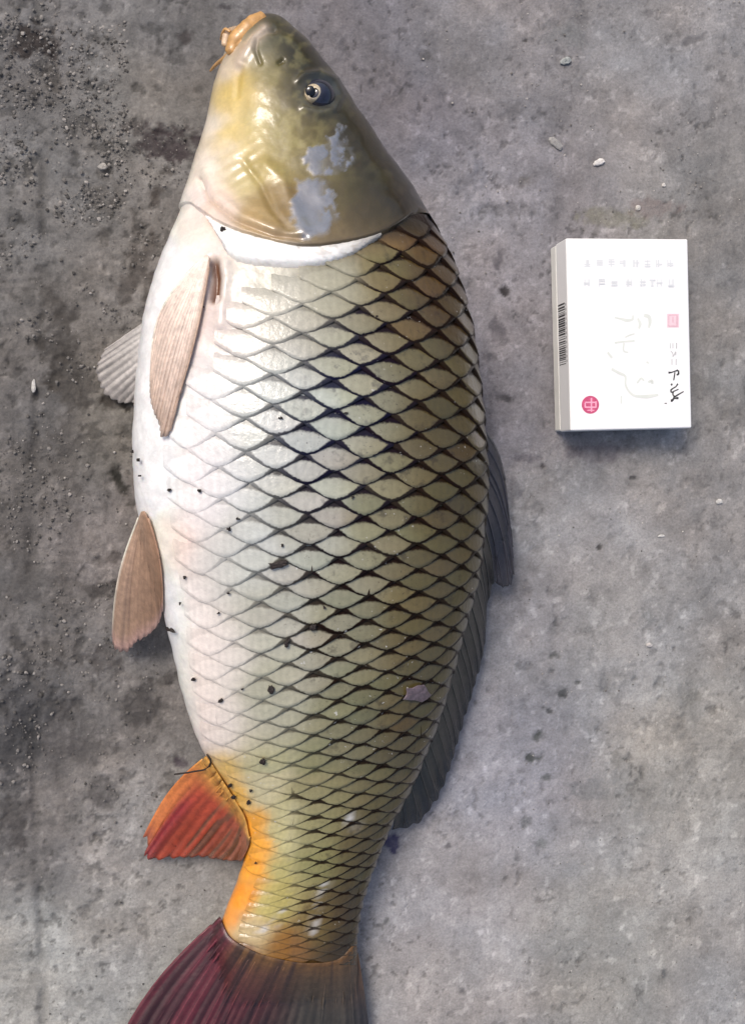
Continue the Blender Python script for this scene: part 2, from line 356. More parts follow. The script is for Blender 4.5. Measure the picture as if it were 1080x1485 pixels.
def build_ground():
    cx = [P(a, b)[0] for a in (-40, 1120) for b in (-40, 1525)]; cy = [P(a, b)[1] for a in (-40, 1120) for b in (-40, 1525)]
    h = 0.00085
    def axis(lo, hi):
        inner = np.arange(lo, hi, h); out = []; s = h; x = inner[-1]
        while x < hi + 0.7: s *= 1.16; x += s; out.append(x)
        out = np.array(out); return np.r_[(lo + inner[-1] - out)[::-1], inner, out]
    xs = axis(min(cx), max(cx)); ys = axis(min(cy), max(cy))
    X, Y = np.meshgrid(xs, ys, indexing='ij')
    pts = np.stack([X, Y, np.zeros_like(X)], -1)
    px, py = proj(pts)
    px = np.clip(px, -400, 1500); py = np.clip(py, -400, 1900)
    col = gauss_field(GC, px, py, 90, 2.0)
    z = (fbm(X*45, Y*45, 4, 0) - 0.5) * 0.0022
    rough = np.clip(1.0 - sstep(150, 330, px) * 0.7 - sstep(1150, 1350, py) * 0.5 + 0.25 * sstep(0.45, 0.7, fbm(X*30, Y*30, 3, 5)), 0.15, 1.2)
    fine = fbm(X*420, Y*420, 4, 2, 0.7) - 0.5
    z += fine * 0.0016 * rough
    # pits and scabs
    calm = 1 - 0.35 * sstep(520, 700, px) * (1 - sstep(0.48, 0.62, fbm(X*20 + 4, Y*20, 3, 1)))
    pit = calm * sstep(0.60, 0.72, fbm(X*150 + 3, Y*150, 4, 3, 0.6)) * (0.25 + rough)
    pm = sstep(0.42, 0.6, fbm(X*22, Y*22 + 9, 3, 4))
    pit = np.clip(pit * (0.3 + 0.7 * pm), 0, 1)
    z -= pit * 0.0007
    col = col * (1 - 0.42 * pit[..., None])
    sm = calm * sstep(0.66, 0.74, fbm(X*330 + 8, Y*330, 3, 1, 0.6)) * (0.35 + 0.65 * sstep(0.4, 0.6, fbm(X*28+5, Y*28, 3, 6)))
    col = col * (1 - 0.45 * sm[..., None]); z -= sm * 0.0004
    lt = sstep(0.67, 0.78, fbm(X*260 + 33, Y*260, 3, 5, 0.6)) * 0.35
    col = col * (1 + lt[..., None])
    big = fbm(X*26, Y*26, 4, 7, 0.55)
    col = col * (1 + 0.75 * (big[..., None] - 0.5) * 0.8)
    mid = fbm(X*90, Y*90, 4, 6, 0.6) - 0.5
    col = col * (1 + 0.7 * mid[..., None] * (0.6 + 0.6 * rough[..., None]))
    tint = (fbm(X*40+7, Y*40, 3, 2) - 0.5)[..., None] * np.array([0.10, 0.0, -0.10]); col = col * (1 + tint)
    wx = (fbm(X*95, Y*95, 4, 1, 0.6) - 0.5); wy = (fbm(X*95 + 50, Y*95, 4, 4, 0.6) - 0.5)
    for (sx, sy, rx, ry, an, st, c, hh) in ST:
        dx = px - sx; dy = py - sy
        k = (np.abs(dx) < 3*(rx+ry)) & (np.abs(dy) < 3*(rx+ry))
        if not k.any(): continue
        w = 1.1 * min(1, 0.5 + max(rx, ry) / 60)
        u = (dx[k]*math.cos(an) + dy[k]*math.sin(an)) / rx + wx[k]*w*1.7; v = (-dx[k]*math.sin(an) + dy[k]*math.cos(an)) / ry + wy[k]*w*1.7
        d = np.sqrt(u*u + v*v) + (fbm(X[k]*330 + sx, Y[k]*330, 4, 2, 0.65) - 0.5) * 1.3 + (0.25 if rx + ry < 45 else 0.05)
        m = (1 - sstep(0.6, 1.15, d)) * min(1, st * 1.35) * (0.85 + 0.8 * (fbm(X[k]*240, Y[k]*240, 3, 3) - 0.35))
        m = np.clip(m, 0, 1)
        tex = 0.86 + 0.6 * (fine[k])
        col[k] = col[k] * (1 - m[:, None]) + lin(c) * tex[:, None] * m[:, None]
        z[k] += hh * 0.001 * m
    # furrow along the dusty left strip
    fur = np.exp(-((px - (52 + 10*np.sin(py/190))) / 7.0) ** 2) * sstep(0.3, 0.6, fbm(X*60, Y*60, 2, 3))
    z -= fur * 0.0012; col *= (1 - 0.3 * fur[..., None])
    z -= z.max() * 0.35
    pts[..., 2] = np.minimum(z, 0.0007)
    fall = np.clip((np.abs(X - xs.mean()) - 0.3), 0, 1)
    col = np.clip(col * 0.92, 0.01, 0.6)
    o = obj('ground', mk_mesh('ground', pts, grid_faces(len(xs), len(ys)), M_ground, col))
    tag(o, kind='structure')
build_ground()

# ------------------------------------------------------------------ carp body surface
# stations: belly px, back px, thickness mm
STN = [((354,50),(380,30),24),((334,70),(400,34),38),((317,105),(432,58),49),((305,155),(474,105),55),((293,200),(514,162),59),
 ((277,250),(550,215),62.5),((258,305),(586,265),67),((239,350),(622,322),73),((222,395),(655,390),79),((208,445),(678,468),83),
 ((198,510),(690,550),86),((191,600),(699,640),88),((190,690),(702,705),87),((205,775),(696,775),84),((228,858),(690,832),79),
 ((246,942),(673,895),73),((266,1024),(657,958),66),((291,1088),(640,1021),58),((319,1131),(619,1080),50),((347,1184),(595,1137),42),
 ((352,1235),(566,1193),36),((340,1282),(544,1247),31),((322,1327),(526,1304),27),((316,1372),(517,1362),23),((326,1404),(515,1394),18),((330,1446),(512,1438),7)]
YM = np.array([(a[1] + b[1]) / 2 for a, b, t in STN]); AB = np.array([a for a, b, t in STN], float); BK = np.array([b for a, b, t in STN], float)
TH = np.array([t for a, b, t in STN]) * 0.001
YMIN, YMAX = YM[0], YM[-1]
def body(y, th, off=0.0):
    """surface point at station y, angle th (0 back ... pi belly), off along the normal"""
    y, th = np.broadcast_arrays(np.asarray(y, float), np.asarray(th, float))
    def raw(y, th):
        y = np.clip(y, YMIN, YMAX)
        a = herm(YM, AB, y); b = herm(YM, BK, y); T = herm(YM, TH, y)
        zm = T/2 + 0.25 * np.clip(0.043 - T/2, 0, 1)
        A = P(a[..., 0], a[..., 1], zm); B = P(b[..., 0], b[..., 1], zm)
        c = (A + B) / 2; h = (B - A) / 2
        e = 0.92
        cu = np.sign(np.cos(th)) * np.abs(np.cos(th)) ** e; su = np.sign(np.sin(th)) * np.abs(np.sin(th)) ** e
        p = c + h * cu[..., None]
        p[..., 2] = zm + T/2 * su
        return p
    p = raw(y, th)
    off = np.asarray(off, float)
    if np.any(off != 0):
        e = 0.02
        dt = raw(y, th + e) - raw(y, th - e); dy = raw(np.minimum(y + 3, YMAX), th) - raw(np.maximum(y - 3, YMIN), th)
        n = np.cross(dt, dy); n /= np.linalg.norm(n, axis=-1)[..., None] + 1e-12
        n = n * np.where((n * np.stack([np.cos(th), 0*th, np.sin(th)], -1)).sum(-1) < 0, -1, 1)[..., None]
        p = p + n * np.broadcast_to(off, y.shape)[..., None]
    return p
# dense lookup
LY = np.linspace(YMIN, YMAX, 700); LT = np.linspace(0.0, np.pi, 260)
GY, GT = np.meshgrid(LY, LT, indexing='ij')
GP = body(GY, GT); GX, GYp = proj(GP)
_fx, _fy = GX.ravel(), GYp.ravel()
def inv(px, py):
    px = np.atleast_1d(np.asarray(px, float)).ravel(); py = np.atleast_1d(np.asarray(py, float)).ravel()
    oy, ot, oz, od = [], [], [], []
    for a, b in zip(px, py):
        d = (_fx - a) ** 2 + (_fy - b) ** 2; i = int(np.argmin(d))
        oy.append(GY.ravel()[i]); ot.append(GT.ravel()[i]); oz.append(GP.reshape(-1, 3)[i, 2]); od.append(math.sqrt(d[i]))
    return np.array(oy), np.array(ot), np.array(oz), np.array(od)
# arc length tables
seg = np.linalg.norm(np.diff(GP, axis=1), axis=2); ARC = np.concatenate([np.zeros((len(LY), 1)), np.cumsum(seg, 1)], 1)
def th_of(y, arc):
    """angle at station y for arc length measured from the back ridge (may run a little past it)"""
    i = np.clip(np.interp(y, LY, np.arange(len(LY))), 0, len(LY) - 1); i0 = np.round(i).astype(int)
    out = np.empty_like(arc)
    for k in np.ndindex(arc.shape):
        t = ARC[i0[k]]
        out[k] = arc[k] / (t[4]) * LT[4] * 0.8 if arc[k] < 0 else np.interp(arc[k], t, LT)
    return out

# pigment of the carp, by place on its side (r = reach)
CP = [(330,150,(228,205,128)),(308,175,(246,238,215)),(350,115,(226,198,96)),(338,140,(232,206,112)),(344,190,(228,204,116)),(372,240,(196,176,92)),(410,300,(150,122,58)),(390,100,(168,158,86)),(430,85,(120,112,62)),(470,112,(104,96,58)),
 (365,180,(200,184,104)),(405,190,(172,160,92)),(430,215,(165,152,88)),(520,200,(124,108,56)),(560,255,(100,88,48)),(598,296,(96,76,44)),(330,230,(228,212,165)),
 (352,262,(205,190,128)),(392,290,(160,132,60)),(375,320,(200,172,120)),(296,240,(248,240,220)),(290,290,(252,238,226)),(322,300,(242,222,200)),(530,320,(115,98,50)),
 (480,345,(135,116,68)),(500,270,(130,118,66)),(420,140,(140,128,72)),(345,80,(205,188,160)),(380,62,(150,148,110)),(325,100,(236,222,190)),
 (250,400,(252,250,244)),(330,400,(240,228,212)),(400,415,(222,214,192)),(480,400,(208,200,170)),(560,380,(182,164,104)),(620,380,(160,126,72)),(650,450,(158,124,74)),
 (655,600,(160,142,90)),(600,500,(176,164,118)),(520,550,(198,192,160)),(450,600,(218,214,196)),(380,600,(226,224,210)),(290,600,(250,247,238)),(290,700,(252,248,240)),
 (350,800,(228,226,214)),(450,750,(208,204,182)),(550,750,(184,176,136)),(645,750,(164,146,92)),(610,900,(170,152,98)),(500,900,(180,174,142)),(400,900,(204,200,182)),
 (310,950,(246,236,224)),(300,1050,(248,236,224)),(400,1000,(196,192,168)),(500,1050,(165,160,120)),(600,1050,(162,146,96)),(450,1150,(164,158,106)),(385,1140,(208,202,160)),
 (325,1118,(244,205,120),20),(345,1156,(248,196,92),22),(374,1190,(250,182,70),20),(378,1225,(250,178,60),20),(374,1262,(250,172,54),20),(360,1300,(248,164,50),18),(363,1200,(252,178,62),24),(362,1250,(252,172,50),24),(343,1300,(250,160,44),24),(328,1325,(236,160,70),20),(412,1180,(200,196,146),30),(414,1220,(198,194,140),30),(412,1265,(186,180,116),30),(388,1310,(196,186,112),26),(450,1200,(164,160,104)),(450,1250,(162,160,96)),
 (525,1230,(142,130,80)),(410,1300,(186,176,104)),(460,1340,(142,122,60)),(420,1376,(150,106,42)),(430,1408,(104,72,38),24),(490,1405,(70,58,40),24),(345,1392,(130,84,64),24),(490,1380,(104,86,48)),(365,1350,(206,188,140),30),(505,1325,(122,104,62)),
 (210,500,(252,250,244)),(200,700,(252,250,244)),(235,900,(248,242,232)),(300,440,(244,226,212)),(310,380,(250,236,222)),(240,780,(250,226,208),30)]
def pigment(px, py, y_wob=True):
    wx = (fbm(px/28, py/28, 3, 2) - 0.5) * 20; wy = (fbm(px/28 + 40, py/28, 3, 3) - 0.5) * 20
    c = gauss_field(CP, px + wx, py + wy, 40, 2.2)
    g = c.mean(-1, keepdims=True); warm = ((py > 1085) & (px < 420))[..., None]
    c = np.where(warm, c, c * 0.88 + g * 0.12)
    hd = ((1 - sstep(300, 350, py)) * sstep(325, 400, px))[..., None]
    c = c * (1 - hd * np.array([0.14, 0.16, 0.42]))
    c = c * np.array([1.03, 0.985, 1.0])
    # counter-shading of the fish: the flank darkens toward the back
    edge = np.interp(py, [30, 100, 170, 260, 330, 390, 550, 700, 850, 1000, 1100, 1200, 1300, 1400], [400, 462, 515, 580, 625, 655, 690, 702, 685, 655, 618, 575, 530, 515])
    d = edge - px; wid = np.interp(py, [30, 150, 350, 700, 1000, 1200, 1400], [110, 190, 250, 300, 260, 165, 110])
    k = 1 - 0.50 * (1 - sstep(-10, 1, d / wid)) 
    k = 1 - (0.70 + 0.14 * (1 - sstep(300, 360, py))) * (1 - sstep(0.0, 1.0, d / wid))
    c = c * k[..., None]
    ol = (1 - sstep(0.0, 0.75, d / wid))[..., None] * (py > 320)[..., None]
    c = c * (1 - ol * np.array([-0.02, 0.04, 0.26]))
    cool = np.exp(-(((px - 420) / 130) ** 2 + ((py - 600) / 260) ** 2))[..., None]
    c = c * (1 + cool * np.array([-0.16, -0.11, 0.01]))
    mid = (sstep(270, 370, px) * (py > 370) * (py < 1120))[..., None]
    c = c * (1 - mid * np.array([0.17, 0.12, 0.16]))
    w = sstep(0, 110, 305 + np.interp(py, [400, 700, 1000], [10, -10, 20]) - px)[..., None] * (py < 1080)[..., None]
    c = c * (0.90 + 0.34 * w)
    return np.clip(c * 0.97, 0, 0.88)

fish = empty('carp', tuple(P(450, 760, 0)))
tag(fish, 'large golden olive carp lying on its side on rough grey concrete', 'fish')
def fchild(name, me, parent=None):
    o = obj(name, me, parent if parent is not None else fish)
    if parent is None: o.matrix_parent_inverse = Matrix.Translation(-fish.location)
    return o

def poly_dist(px, py, pts):
    pts = np.asarray(pts, float); d = np.full(px.shape, 1e9)
    for a, b in zip(pts[:-1], pts[1:]):
        ab = b - a; t = np.clip(((px-a[0])*ab[0] + (py-a[1])*ab[1]) / (ab @ ab), 0, 1)
        d = np.minimum(d, np.hypot(px - a[0] - t*ab[0], py - a[1] - t*ab[1]))
    return d

# --- skin of trunk
def closed_grid(ys, nth, offf, name, mat, headmode=False):
    th = np.r_[np.linspace(-0.25, np.pi + 0.25, nth), np.linspace(np.pi + 0.35, 2*np.pi - 0.35, 24)]
    Y, T = np.meshgrid(ys, th, indexing='ij')
    p0 = body(Y, T); px, py = proj(p0)
    off = offf(px, py, Y, T)
    p = body(Y, T, off); p[..., 2] = np.maximum(p[..., 2], 0.0012)
    return Y, T, p, px, py, th
def wrap_faces(n, m):
    i, j = np.meshgrid(np.arange(n - 1), np.arange(m), indexing='ij')
    a = i.ravel() * m; j = j.ravel(); j2 = (j + 1) % m
    return np.stack([a + j, a + j2, a + m + j2, a + m + j], 1)
ys = np.linspace(215, YMAX, 330)
def off_body(px, py, Y, T):
    o = -0.0008 + 0.0005 * (fbm(px/22, py/22, 3, 1) - 0.5) * 2
    o = o + 0.0010 * np.exp(-((px - 262) / 60) ** 2) * (fbm(px/60, py/60, 3, 4) - 0.5)
    # hollow behind the pectoral fin root
    o = o - 0.0035 * np.exp(-(poly_dist(px, py, [(309,380),(313,400),(311,430)]) / 8.0) ** 2)
    o = o + 0.0015 * np.exp(-(poly_dist(px, py, [(324,380),(322,420),(318,470)]) / 10.0) ** 2)
    return o
Y, T, p, px, py, th = closed_grid(ys, 200, off_body, 'trunk', M_skin)
colr = pigment(px, py)
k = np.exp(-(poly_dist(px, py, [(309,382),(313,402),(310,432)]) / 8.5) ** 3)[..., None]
colr = colr * (1 - k) + lin((104, 64, 40)) * k  # red-brown of the hollow, with its shade put into the skin colour
k = (0.75 * np.exp(-((px - 512) / 22.0) ** 2) * sstep(1370, 1400, py))[..., None]; colr = colr * (1 - k) + lin((60, 54, 52)) * k
n, m = p.shape[:2]
f = wrap_faces(n, m)
# close the tail end
V = np.vstack([p.reshape(-1, 3), p[-1].mean(0), p[0].mean(0)]); CC = np.vstack([colr.reshape(-1, 3), colr[-1].mean(0), colr[0].mean(0)])
cap = [[(n-1)*m + j, (n-1)*m + (j+1) % m, n*m, n*m] for j in range(m)]
me = mk_mesh('trunk', V, f, M_skin, CC)
fchild('trunk', me)

# --- head with gill cover
EDGE = [(640,296),(612,304),(585,325),(553,345),(500,358),(440,364),(385,352),(335,337),(305,320),(285,304),(262,292)]
ep = interp_pts(EDGE, 60); ey, et, ez, ed = inv(ep[:, 0], ep[:, 1])
o_ = np.argsort(et); ey, et = ey[o_], et[o_]
ey = np.convolve(np.pad(ey, 3, 'edge'), np.ones(7)/7, 'valid')
th = np.r_[np.linspace(-0.25, np.pi + 0.25, 240), np.linspace(np.pi + 0.35, 2*np.pi - 0.35, 20)]
ye = np.interp(np.where(th > np.pi * 1.15, 2*np.pi - th, th), et, ey)
u = np.linspace(0, 1, 230)
Y = YMIN + (ye[None, :] - YMIN) * (u[:, None] ** 1.08); T = np.broadcast_to(th, Y.shape).copy()
p0 = body(Y, T); px, py = proj(p0)
dE = (1 - u[:, None]) * (ye[None, :] - YMIN)             # distance from the gill edge in px
lift = 0.0024 * sstep(0.45, 1.0, T) * (1 - sstep(2.2, 2.75, T))
off = 0.0004 + lift * (1 - sstep(0, 60, dE))
off = off - (lift + 0.0014 * sstep(0.4, 0.9, T) + 0.0002) * (1 - sstep(0, 4.5, dE))
def ridge(pts, w, amp): 
    d = poly_dist(px, py, pts); return amp * np.exp(-(d / w) ** 2)
wob = (fbm(px/9, py/9, 3, 5) - 0.5)
off = off + ridge([(290,262),(305,292),(345,325),(395,345),(440,350)], 4.0, -0.0014)
off = off + ridge([(300,250),(318,285),(355,316),(400,336)], 7.0, 0.0010)
off = off + ridge([(352,232),(378,268),(395,305),(418,335)], 5.0, -0.0007)
off = off + ridge([(385,240),(410,262),(425,300),(440,335)], 9.0, 0.0008)
off = off + ridge([(378,92),(371,72),(374,58),(386,49),(398,46)], 3.0, -0.0009)
off = off + ridge([(350,92),(358,76),(370,58),(384,44)], 7, 0.0014)
off = off + ridge([(352,92),(346,112),(344,140)], 5, -0.0006)
off = off + ridge([(432,118),(440,110),(462,106),(486,118),(494,140),(484,160),(462,166),(440,158)], 5, 0.0010)
off = off - 0.0030 * np.exp(-(np.hypot(px - 462, py - 137) / 17.0) ** 4)
off = off + ridge([(405,92),(410,89)], 3.0, -0.0010)
off = off + 0.00025 * (fbm(px/16, py/16, 4, 6) - 0.5) + 0.0010 * (fbm(px/45, py/45, 3, 3) - 0.5)
stri = np.exp(-(np.hypot((px - 338)/30, (py - 240)/30)) ** 2)
off = off + 0.00022 * stri * np.sin((px*0.6 + py*1.0) / 2.6)
p = body(Y, T, off); p[..., 2] = np.maximum(p[..., 2], 0.0012)
colr = pigment(px, py)
def blend(c, k, rgb): k = np.clip(k, 0, 1)[..., None]; return c * (1 - k) + lin(rgb) * k
colr = blend(colr, 0.85 * np.exp(-(np.hypot(px - 463, py - 138) / 31.0) ** 3), (70, 74, 74))
colr = blend(colr, 0.28 * sstep(0.4, 0.72, fbm(px/18, py/15, 4, 1)) * sstep(380, 420, px) * (1 - sstep(250, 280, py)) * (1 - 0.8 * sstep(440, 500, px)), (186, 176, 116))
colr = blend(colr, 0.25 * sstep(0.5, 0.7, fbm(px/8, py/10, 4, 3)) * sstep(330, 480, px), (70, 58, 34))
colr = blend(colr, ridge([(378,92),(371,72),(374,58),(386,49),(406,47)], 3.5, 0.28), (110, 98, 76))
colr = blend(colr, ridge([(290,262),(305,292),(345,325),(395,345),(440,350)], 3.0, 0.35), (150, 120, 84))
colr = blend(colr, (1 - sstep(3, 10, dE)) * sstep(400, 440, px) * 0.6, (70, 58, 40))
colr = blend(colr, ridge([(345,96),(354,78),(368,58),(382,44)], 9, 0.7), (206, 188, 170))
# sky reflection on the gill cover, painted as a silvery patch
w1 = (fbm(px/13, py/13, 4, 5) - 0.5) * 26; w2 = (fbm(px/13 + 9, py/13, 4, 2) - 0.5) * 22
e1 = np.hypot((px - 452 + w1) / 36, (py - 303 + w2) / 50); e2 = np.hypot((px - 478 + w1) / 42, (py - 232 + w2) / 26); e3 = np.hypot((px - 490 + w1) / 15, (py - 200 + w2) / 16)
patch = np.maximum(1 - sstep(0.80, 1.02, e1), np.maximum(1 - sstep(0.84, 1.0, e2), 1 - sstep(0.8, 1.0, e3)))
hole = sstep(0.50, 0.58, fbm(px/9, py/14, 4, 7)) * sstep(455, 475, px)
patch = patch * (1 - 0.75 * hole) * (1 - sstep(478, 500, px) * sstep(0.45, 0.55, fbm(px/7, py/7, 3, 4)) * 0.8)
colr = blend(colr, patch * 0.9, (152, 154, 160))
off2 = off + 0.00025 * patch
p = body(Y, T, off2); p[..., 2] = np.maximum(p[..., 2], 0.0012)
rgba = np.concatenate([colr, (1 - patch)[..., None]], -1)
n, m = p.shape[:2]
fh = wrap_faces(n, m)
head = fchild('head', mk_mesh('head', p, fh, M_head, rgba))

# snout cap, lips and barbels
def _raster():
    gx = np.arange(150, 760, 4.0); gy = np.arange(0, 1470, 4.0); Z = np.full((len(gx), len(gy)), -1.0)
    bx = np.round((GX - gx[0]) / 4).astype(int); by = np.round((GYp - gy[0]) / 4).astype(int)
    A = np.zeros(Z.shape); Nn = np.zeros(Z.shape)
    ok = (bx >= 0) & (bx < len(gx)) & (by >= 0) & (by < len(gy))
    # only the side that faces the camera: keep the highest samples of each cell
    np.maximum.at(Z, (bx[ok], by[ok]), GP[..., 2][ok])
    np.add.at(A, (bx[ok], by[ok]), GP[..., 2][ok]); np.add.at(Nn, (bx[ok], by[ok]), 1)
    m = Nn > 0; Z[m] = np.maximum(A[m] / Nn[m], Z[m] - 0.002)
    for _ in range(2):                       # close single empty cells
        E = Z < 0; P2 = np.pad(Z, 1, 'edge'); nb = np.stack([P2[:-2, 1:-1], P2[2:, 1:-1], P2[1:-1, :-2], P2[1:-1, 2:]])
        v = nb > 0; c = v.sum(0); Z = np.where(E & (c >= 3), np.where(v, nb, 0).sum(0) / np.maximum(c, 1), Z)
    return gx, gy, Z
_gx, _gy, _Z = _raster()
def surf_z(px, py):
    """height of the carp surface under pixels, -1 outside (bilinear)"""
    fx = np.clip((px - _gx[0]) / 4, 0, len(_gx) - 1.001); fy = np.clip((py - _gy[0]) / 4, 0, len(_gy) - 1.001)
    i = fx.astype(int); j = fy.astype(int); u = fx - i; v = fy - j
    q = [_Z[i, j], _Z[i+1, j], _Z[i, j+1], _Z[i+1, j+1]]; w = [(1-u)*(1-v), u*(1-v), (1-u)*v, u*v]
    num = sum(np.where(a > 0, a, 0) * b for a, b in zip(q, w)); den = sum((a > 0) * b for a, b in zip(q, w))
    return np.where(den > 0.5, num / np.maximum(den, 1e-6), -1.0)
M_lip = simple('orange_lip', (196, 150, 92), 0.4, 0.5, 400, 0.18)
M_lip2 = simple('pale_lip', (200, 172, 142), 0.4, 0.4, 400, 0.15)
def px_tube(pts, zs, rad_px, name, mat, parent=None, seg=12, n=24, ell=0.8, sink=0.25):
    q = interp_pts(pts, n); z = np.interp(np.linspace(0, 1, n), np.linspace(0, 1, len(zs)), zs)
    r = np.interp(np.linspace(0, 1, n), np.linspace(0, 1, len(rad_px)), rad_px) * 0.00029
    sz = surf_z(q[:, 0], q[:, 1]); z = np.where(sz > 0, np.maximum(z, sz - sink * r), z); z = np.convolve(np.pad(z, 7, 'edge'), np.ones(15)/15, 'valid')
    r = r * (1 + 0.12 * (vnoise(np.arange(n) * 0.6, np.full(n, rad_px[0] * 1.0), 2) - 0.5))
    v, f = tube(P(q[:, 0], q[:, 1], z), r, seg, ell)
    return fchild(name, poly_mesh(name, v, f, mat), parent)
px_tube([(382,24),(370,33),(356,47),(343,62),(336,78)], [0.036,0.040,0.042,0.041,0.036], [9,13,15,14,10], 'upper_lip', M_lip)
px_tube([(350,40),(338,44),(330,52),(326,66)], [0.018,0.018,0.018,0.02], [4,6.5,7.5,5], 'lower_lip', M_lip2)
b_ = px_tube([(352,60),(340,72),(326,84),(314,93),(305,103)], [0.046,0.042,0.034,0.026,0.018], [5,5,4.4,3.2,1.6], 'barbel', M_lip)
px_tube([(334,46),(327,42),(322,50),(320,58)], [0.022,0.022,0.018,0.014], [2.2,2.2,1.8,1.0], 'barbel', M_lip)

# eye
eyey, eyet, eyez, _ = inv([462, 449], [137, 131])
def uvs(center, r, squash, nrm, n=24, m=16):
    nrm = Vector(nrm).normalized(); q = nrm.to_track_quat('Z', 'Y')
    v = []; 
    for i in range(m + 1):
        a = math.pi * i / m
        for j in range(n):
            b = 2*math.pi*j/n
            w = q @ Vector((math.sin(a)*math.cos(b)*r, math.sin(a)*math.sin(b)*r, math.cos(a)*r*squash)); v.append(np.array(center) + np.array(w))
    return np.array(v), [[i*n+j, (i+1)*n+j, (i+1)*n+(j+1) % n, i*n+(j+1) % n] for i in range(m) for j in range(n)]
M_eye = simple('dark_eyeball', (34, 36, 52), 0.12, 1.0, 500, 0.3)
M_iris = simple('silver_gold_iris', (226, 208, 176), 0.22, 0.9, 900, 0.2, 0.25)
M_pupil = simple('black_pupil', (8, 8, 10), 0.06, 1.0, 500, 0.1)
ec = P(463, 138, eyez[0] - 0.0028)
nn = body(eyey[0], eyet[0], 0.01) - body(eyey[0], eyet[0]); nn = nn / np.linalg.norm(nn)
v, f = uvs(ec, 0.0066, 0.86, nn)
eye = fchild('eye', poly_mesh('eye', v, f, M_eye))
# iris: domed ring looking up and to the left of the socket; pupil inside
def dome_ring(c, nrm, r0, r1, h0, h1, sx, ang, n=40, m=6):
    q = Vector(nrm).to_track_quat('Z', 'Y'); v = []
    for i in range(m + 1):
        t = i / m; r = r0 + (r1 - r0)*t; h = h0 + (h1 - h0)*t**1.6 
        for j in range(n):
            b = 2*math.pi*j/n; x, y = r*math.cos(b)*sx, r*math.sin(b)
            x, y = x*math.cos(ang) - y*math.sin(ang), x*math.sin(ang) + y*math.cos(ang)
            v.append(np.array(c) + np.array(q @ Vector((x, y, h))))
    return np.array(v), [[i*n+j, i*n+(j+1) % n, (i+1)*n+(j+1) % n, (i+1)*n+j] for i in range(m) for j in range(n)]
look = np.array([0, 0, 1.0]) * 0.8 + (CAMP - ec) / np.linalg.norm(CAMP - ec); look /= np.linalg.norm(look)
ic = P(455, 135, ec[2] + 0.0054)
v, f = dome_ring(ic, look, 0.0021, 0.0043, 0.0006, -0.0018, 0.86, -0.5)
fchild('iris', poly_mesh('iris', v, f, M_iris), eye)
pc = P(450, 132, ec[2] + 0.0056)
v, f = uvs(pc, 0.0021, 0.4, look, 20, 10)
fchild('pupil', poly_mesh('pupil', v, f, M_pupil), eye)
# gill membrane: white crescent behind the gill cover
up = interp_pts([(300,314),(330,330),(385,346),(440,356),(500,350),(545,338)], 80)
lo = interp_pts([(322,352),(332,372),(385,386),(440,388),(505,374),(553,345)], 80)
a = np.linspace(0, 1, 14)[:, None, None]
q = up[None] * (1 - a) + lo[None] * a
yy, tt, _, _ = inv(q[..., 0], q[..., 1]); yy = yy.reshape(q.shape[:2]); tt = tt.reshape(q.shape[:2])
aa = np.broadcast_to(a[..., 0], yy.shape)
of = 0.0003 + 0.0016 * np.sin(np.pi * np.clip(aa * 0.9 + 0.12, 0, 1)) ** 0.7 - 0.0014 * sstep(0.8, 1.0, aa) + 0.0003 * (fbm(q[..., 0]/10, q[..., 1]/6, 3, 2) - 0.5)
p = body(yy, tt, of)
cc = np.broadcast_to(lin((240, 240, 238)), p.shape).copy()
cc = blend(cc, sstep(470, 545, q[..., 0]) * 0.7, (150, 142, 128)); cc = blend(cc, 0.5 * sstep(0.5, 0.7, fbm(q[..., 0]/9, q[..., 1]/5, 3, 6)) * sstep(420, 470, q[..., 0]), (180, 172, 160))
cc = blend(cc, sstep(0.8, 1.0, aa) * 0.5, (205, 190, 165))
fchild('gill_membrane', mk_mesh('gill_membrane', p, grid_faces(*p.shape[:2]), M_skin, cc))

# --- scales
PY = [330, 370, 450, 600, 740, 870, 990, 1060, 1150, 1250, 1340, 1400]; PP = [34, 35, 38, 41.5, 38.5, 33.5, 28.5, 25, 22, 19, 16, 14.5]
WY = [330, 450, 600, 900, 1100, 1250, 1400]; WW = np.array([10.2, 11.1, 11.5, 10.6, 9.5, 8.8, 7.8]) * 0.001
rows = [322.0]
while rows[-1] < 1402: rows.append(rows[-1] + np.interp(rows[-1], PY, PP))
rows = np.array(rows); ridx = np.arange(len(rows))
def y_at(r): return np.interp(r, ridx, rows, left=rows[0] - 36, right=rows[-1])
XL = ([380,430,500,560,650,800,900,1000,1100,1150,1200,1250,1300,1340,1400],[378,374,345,305,270,285,292,310,345,375,398,398,388,376,380])
GCX = ([300,330,380,440,500,550,600,640,700],[402,402,406,400,384,352,322,306,300])
cand = []
for r in range(0, len(rows)):
    for c in range(-11, 12):
        rr = r + (0.5 if c % 2 else 0.0)
        if rr > len(rows) - 1.2: continue
        y = float(y_at(rr)); w = float(np.interp(y, WY, WW)); i0 = int(np.argmin(abs(LY - y))); tot = ARC[i0, -1]
        arc = tot * 0.485 + c * w
        if arc < -0.3 * w or arc > tot * 0.97: continue
        t = th_of(np.array([y]), np.array([max(arc, 0)]))[0]
        pp = body(y, t); x_, y_ = proj(pp)
        if y_ > 1398: continue
        xl = np.interp(y_, *XL)
        if x_ < xl - 20: continue
        if y_ < np.interp(x_, *GCX) + 3: continue
        cand.append((rr, c, y, arc, float(x_), float(y_), w))
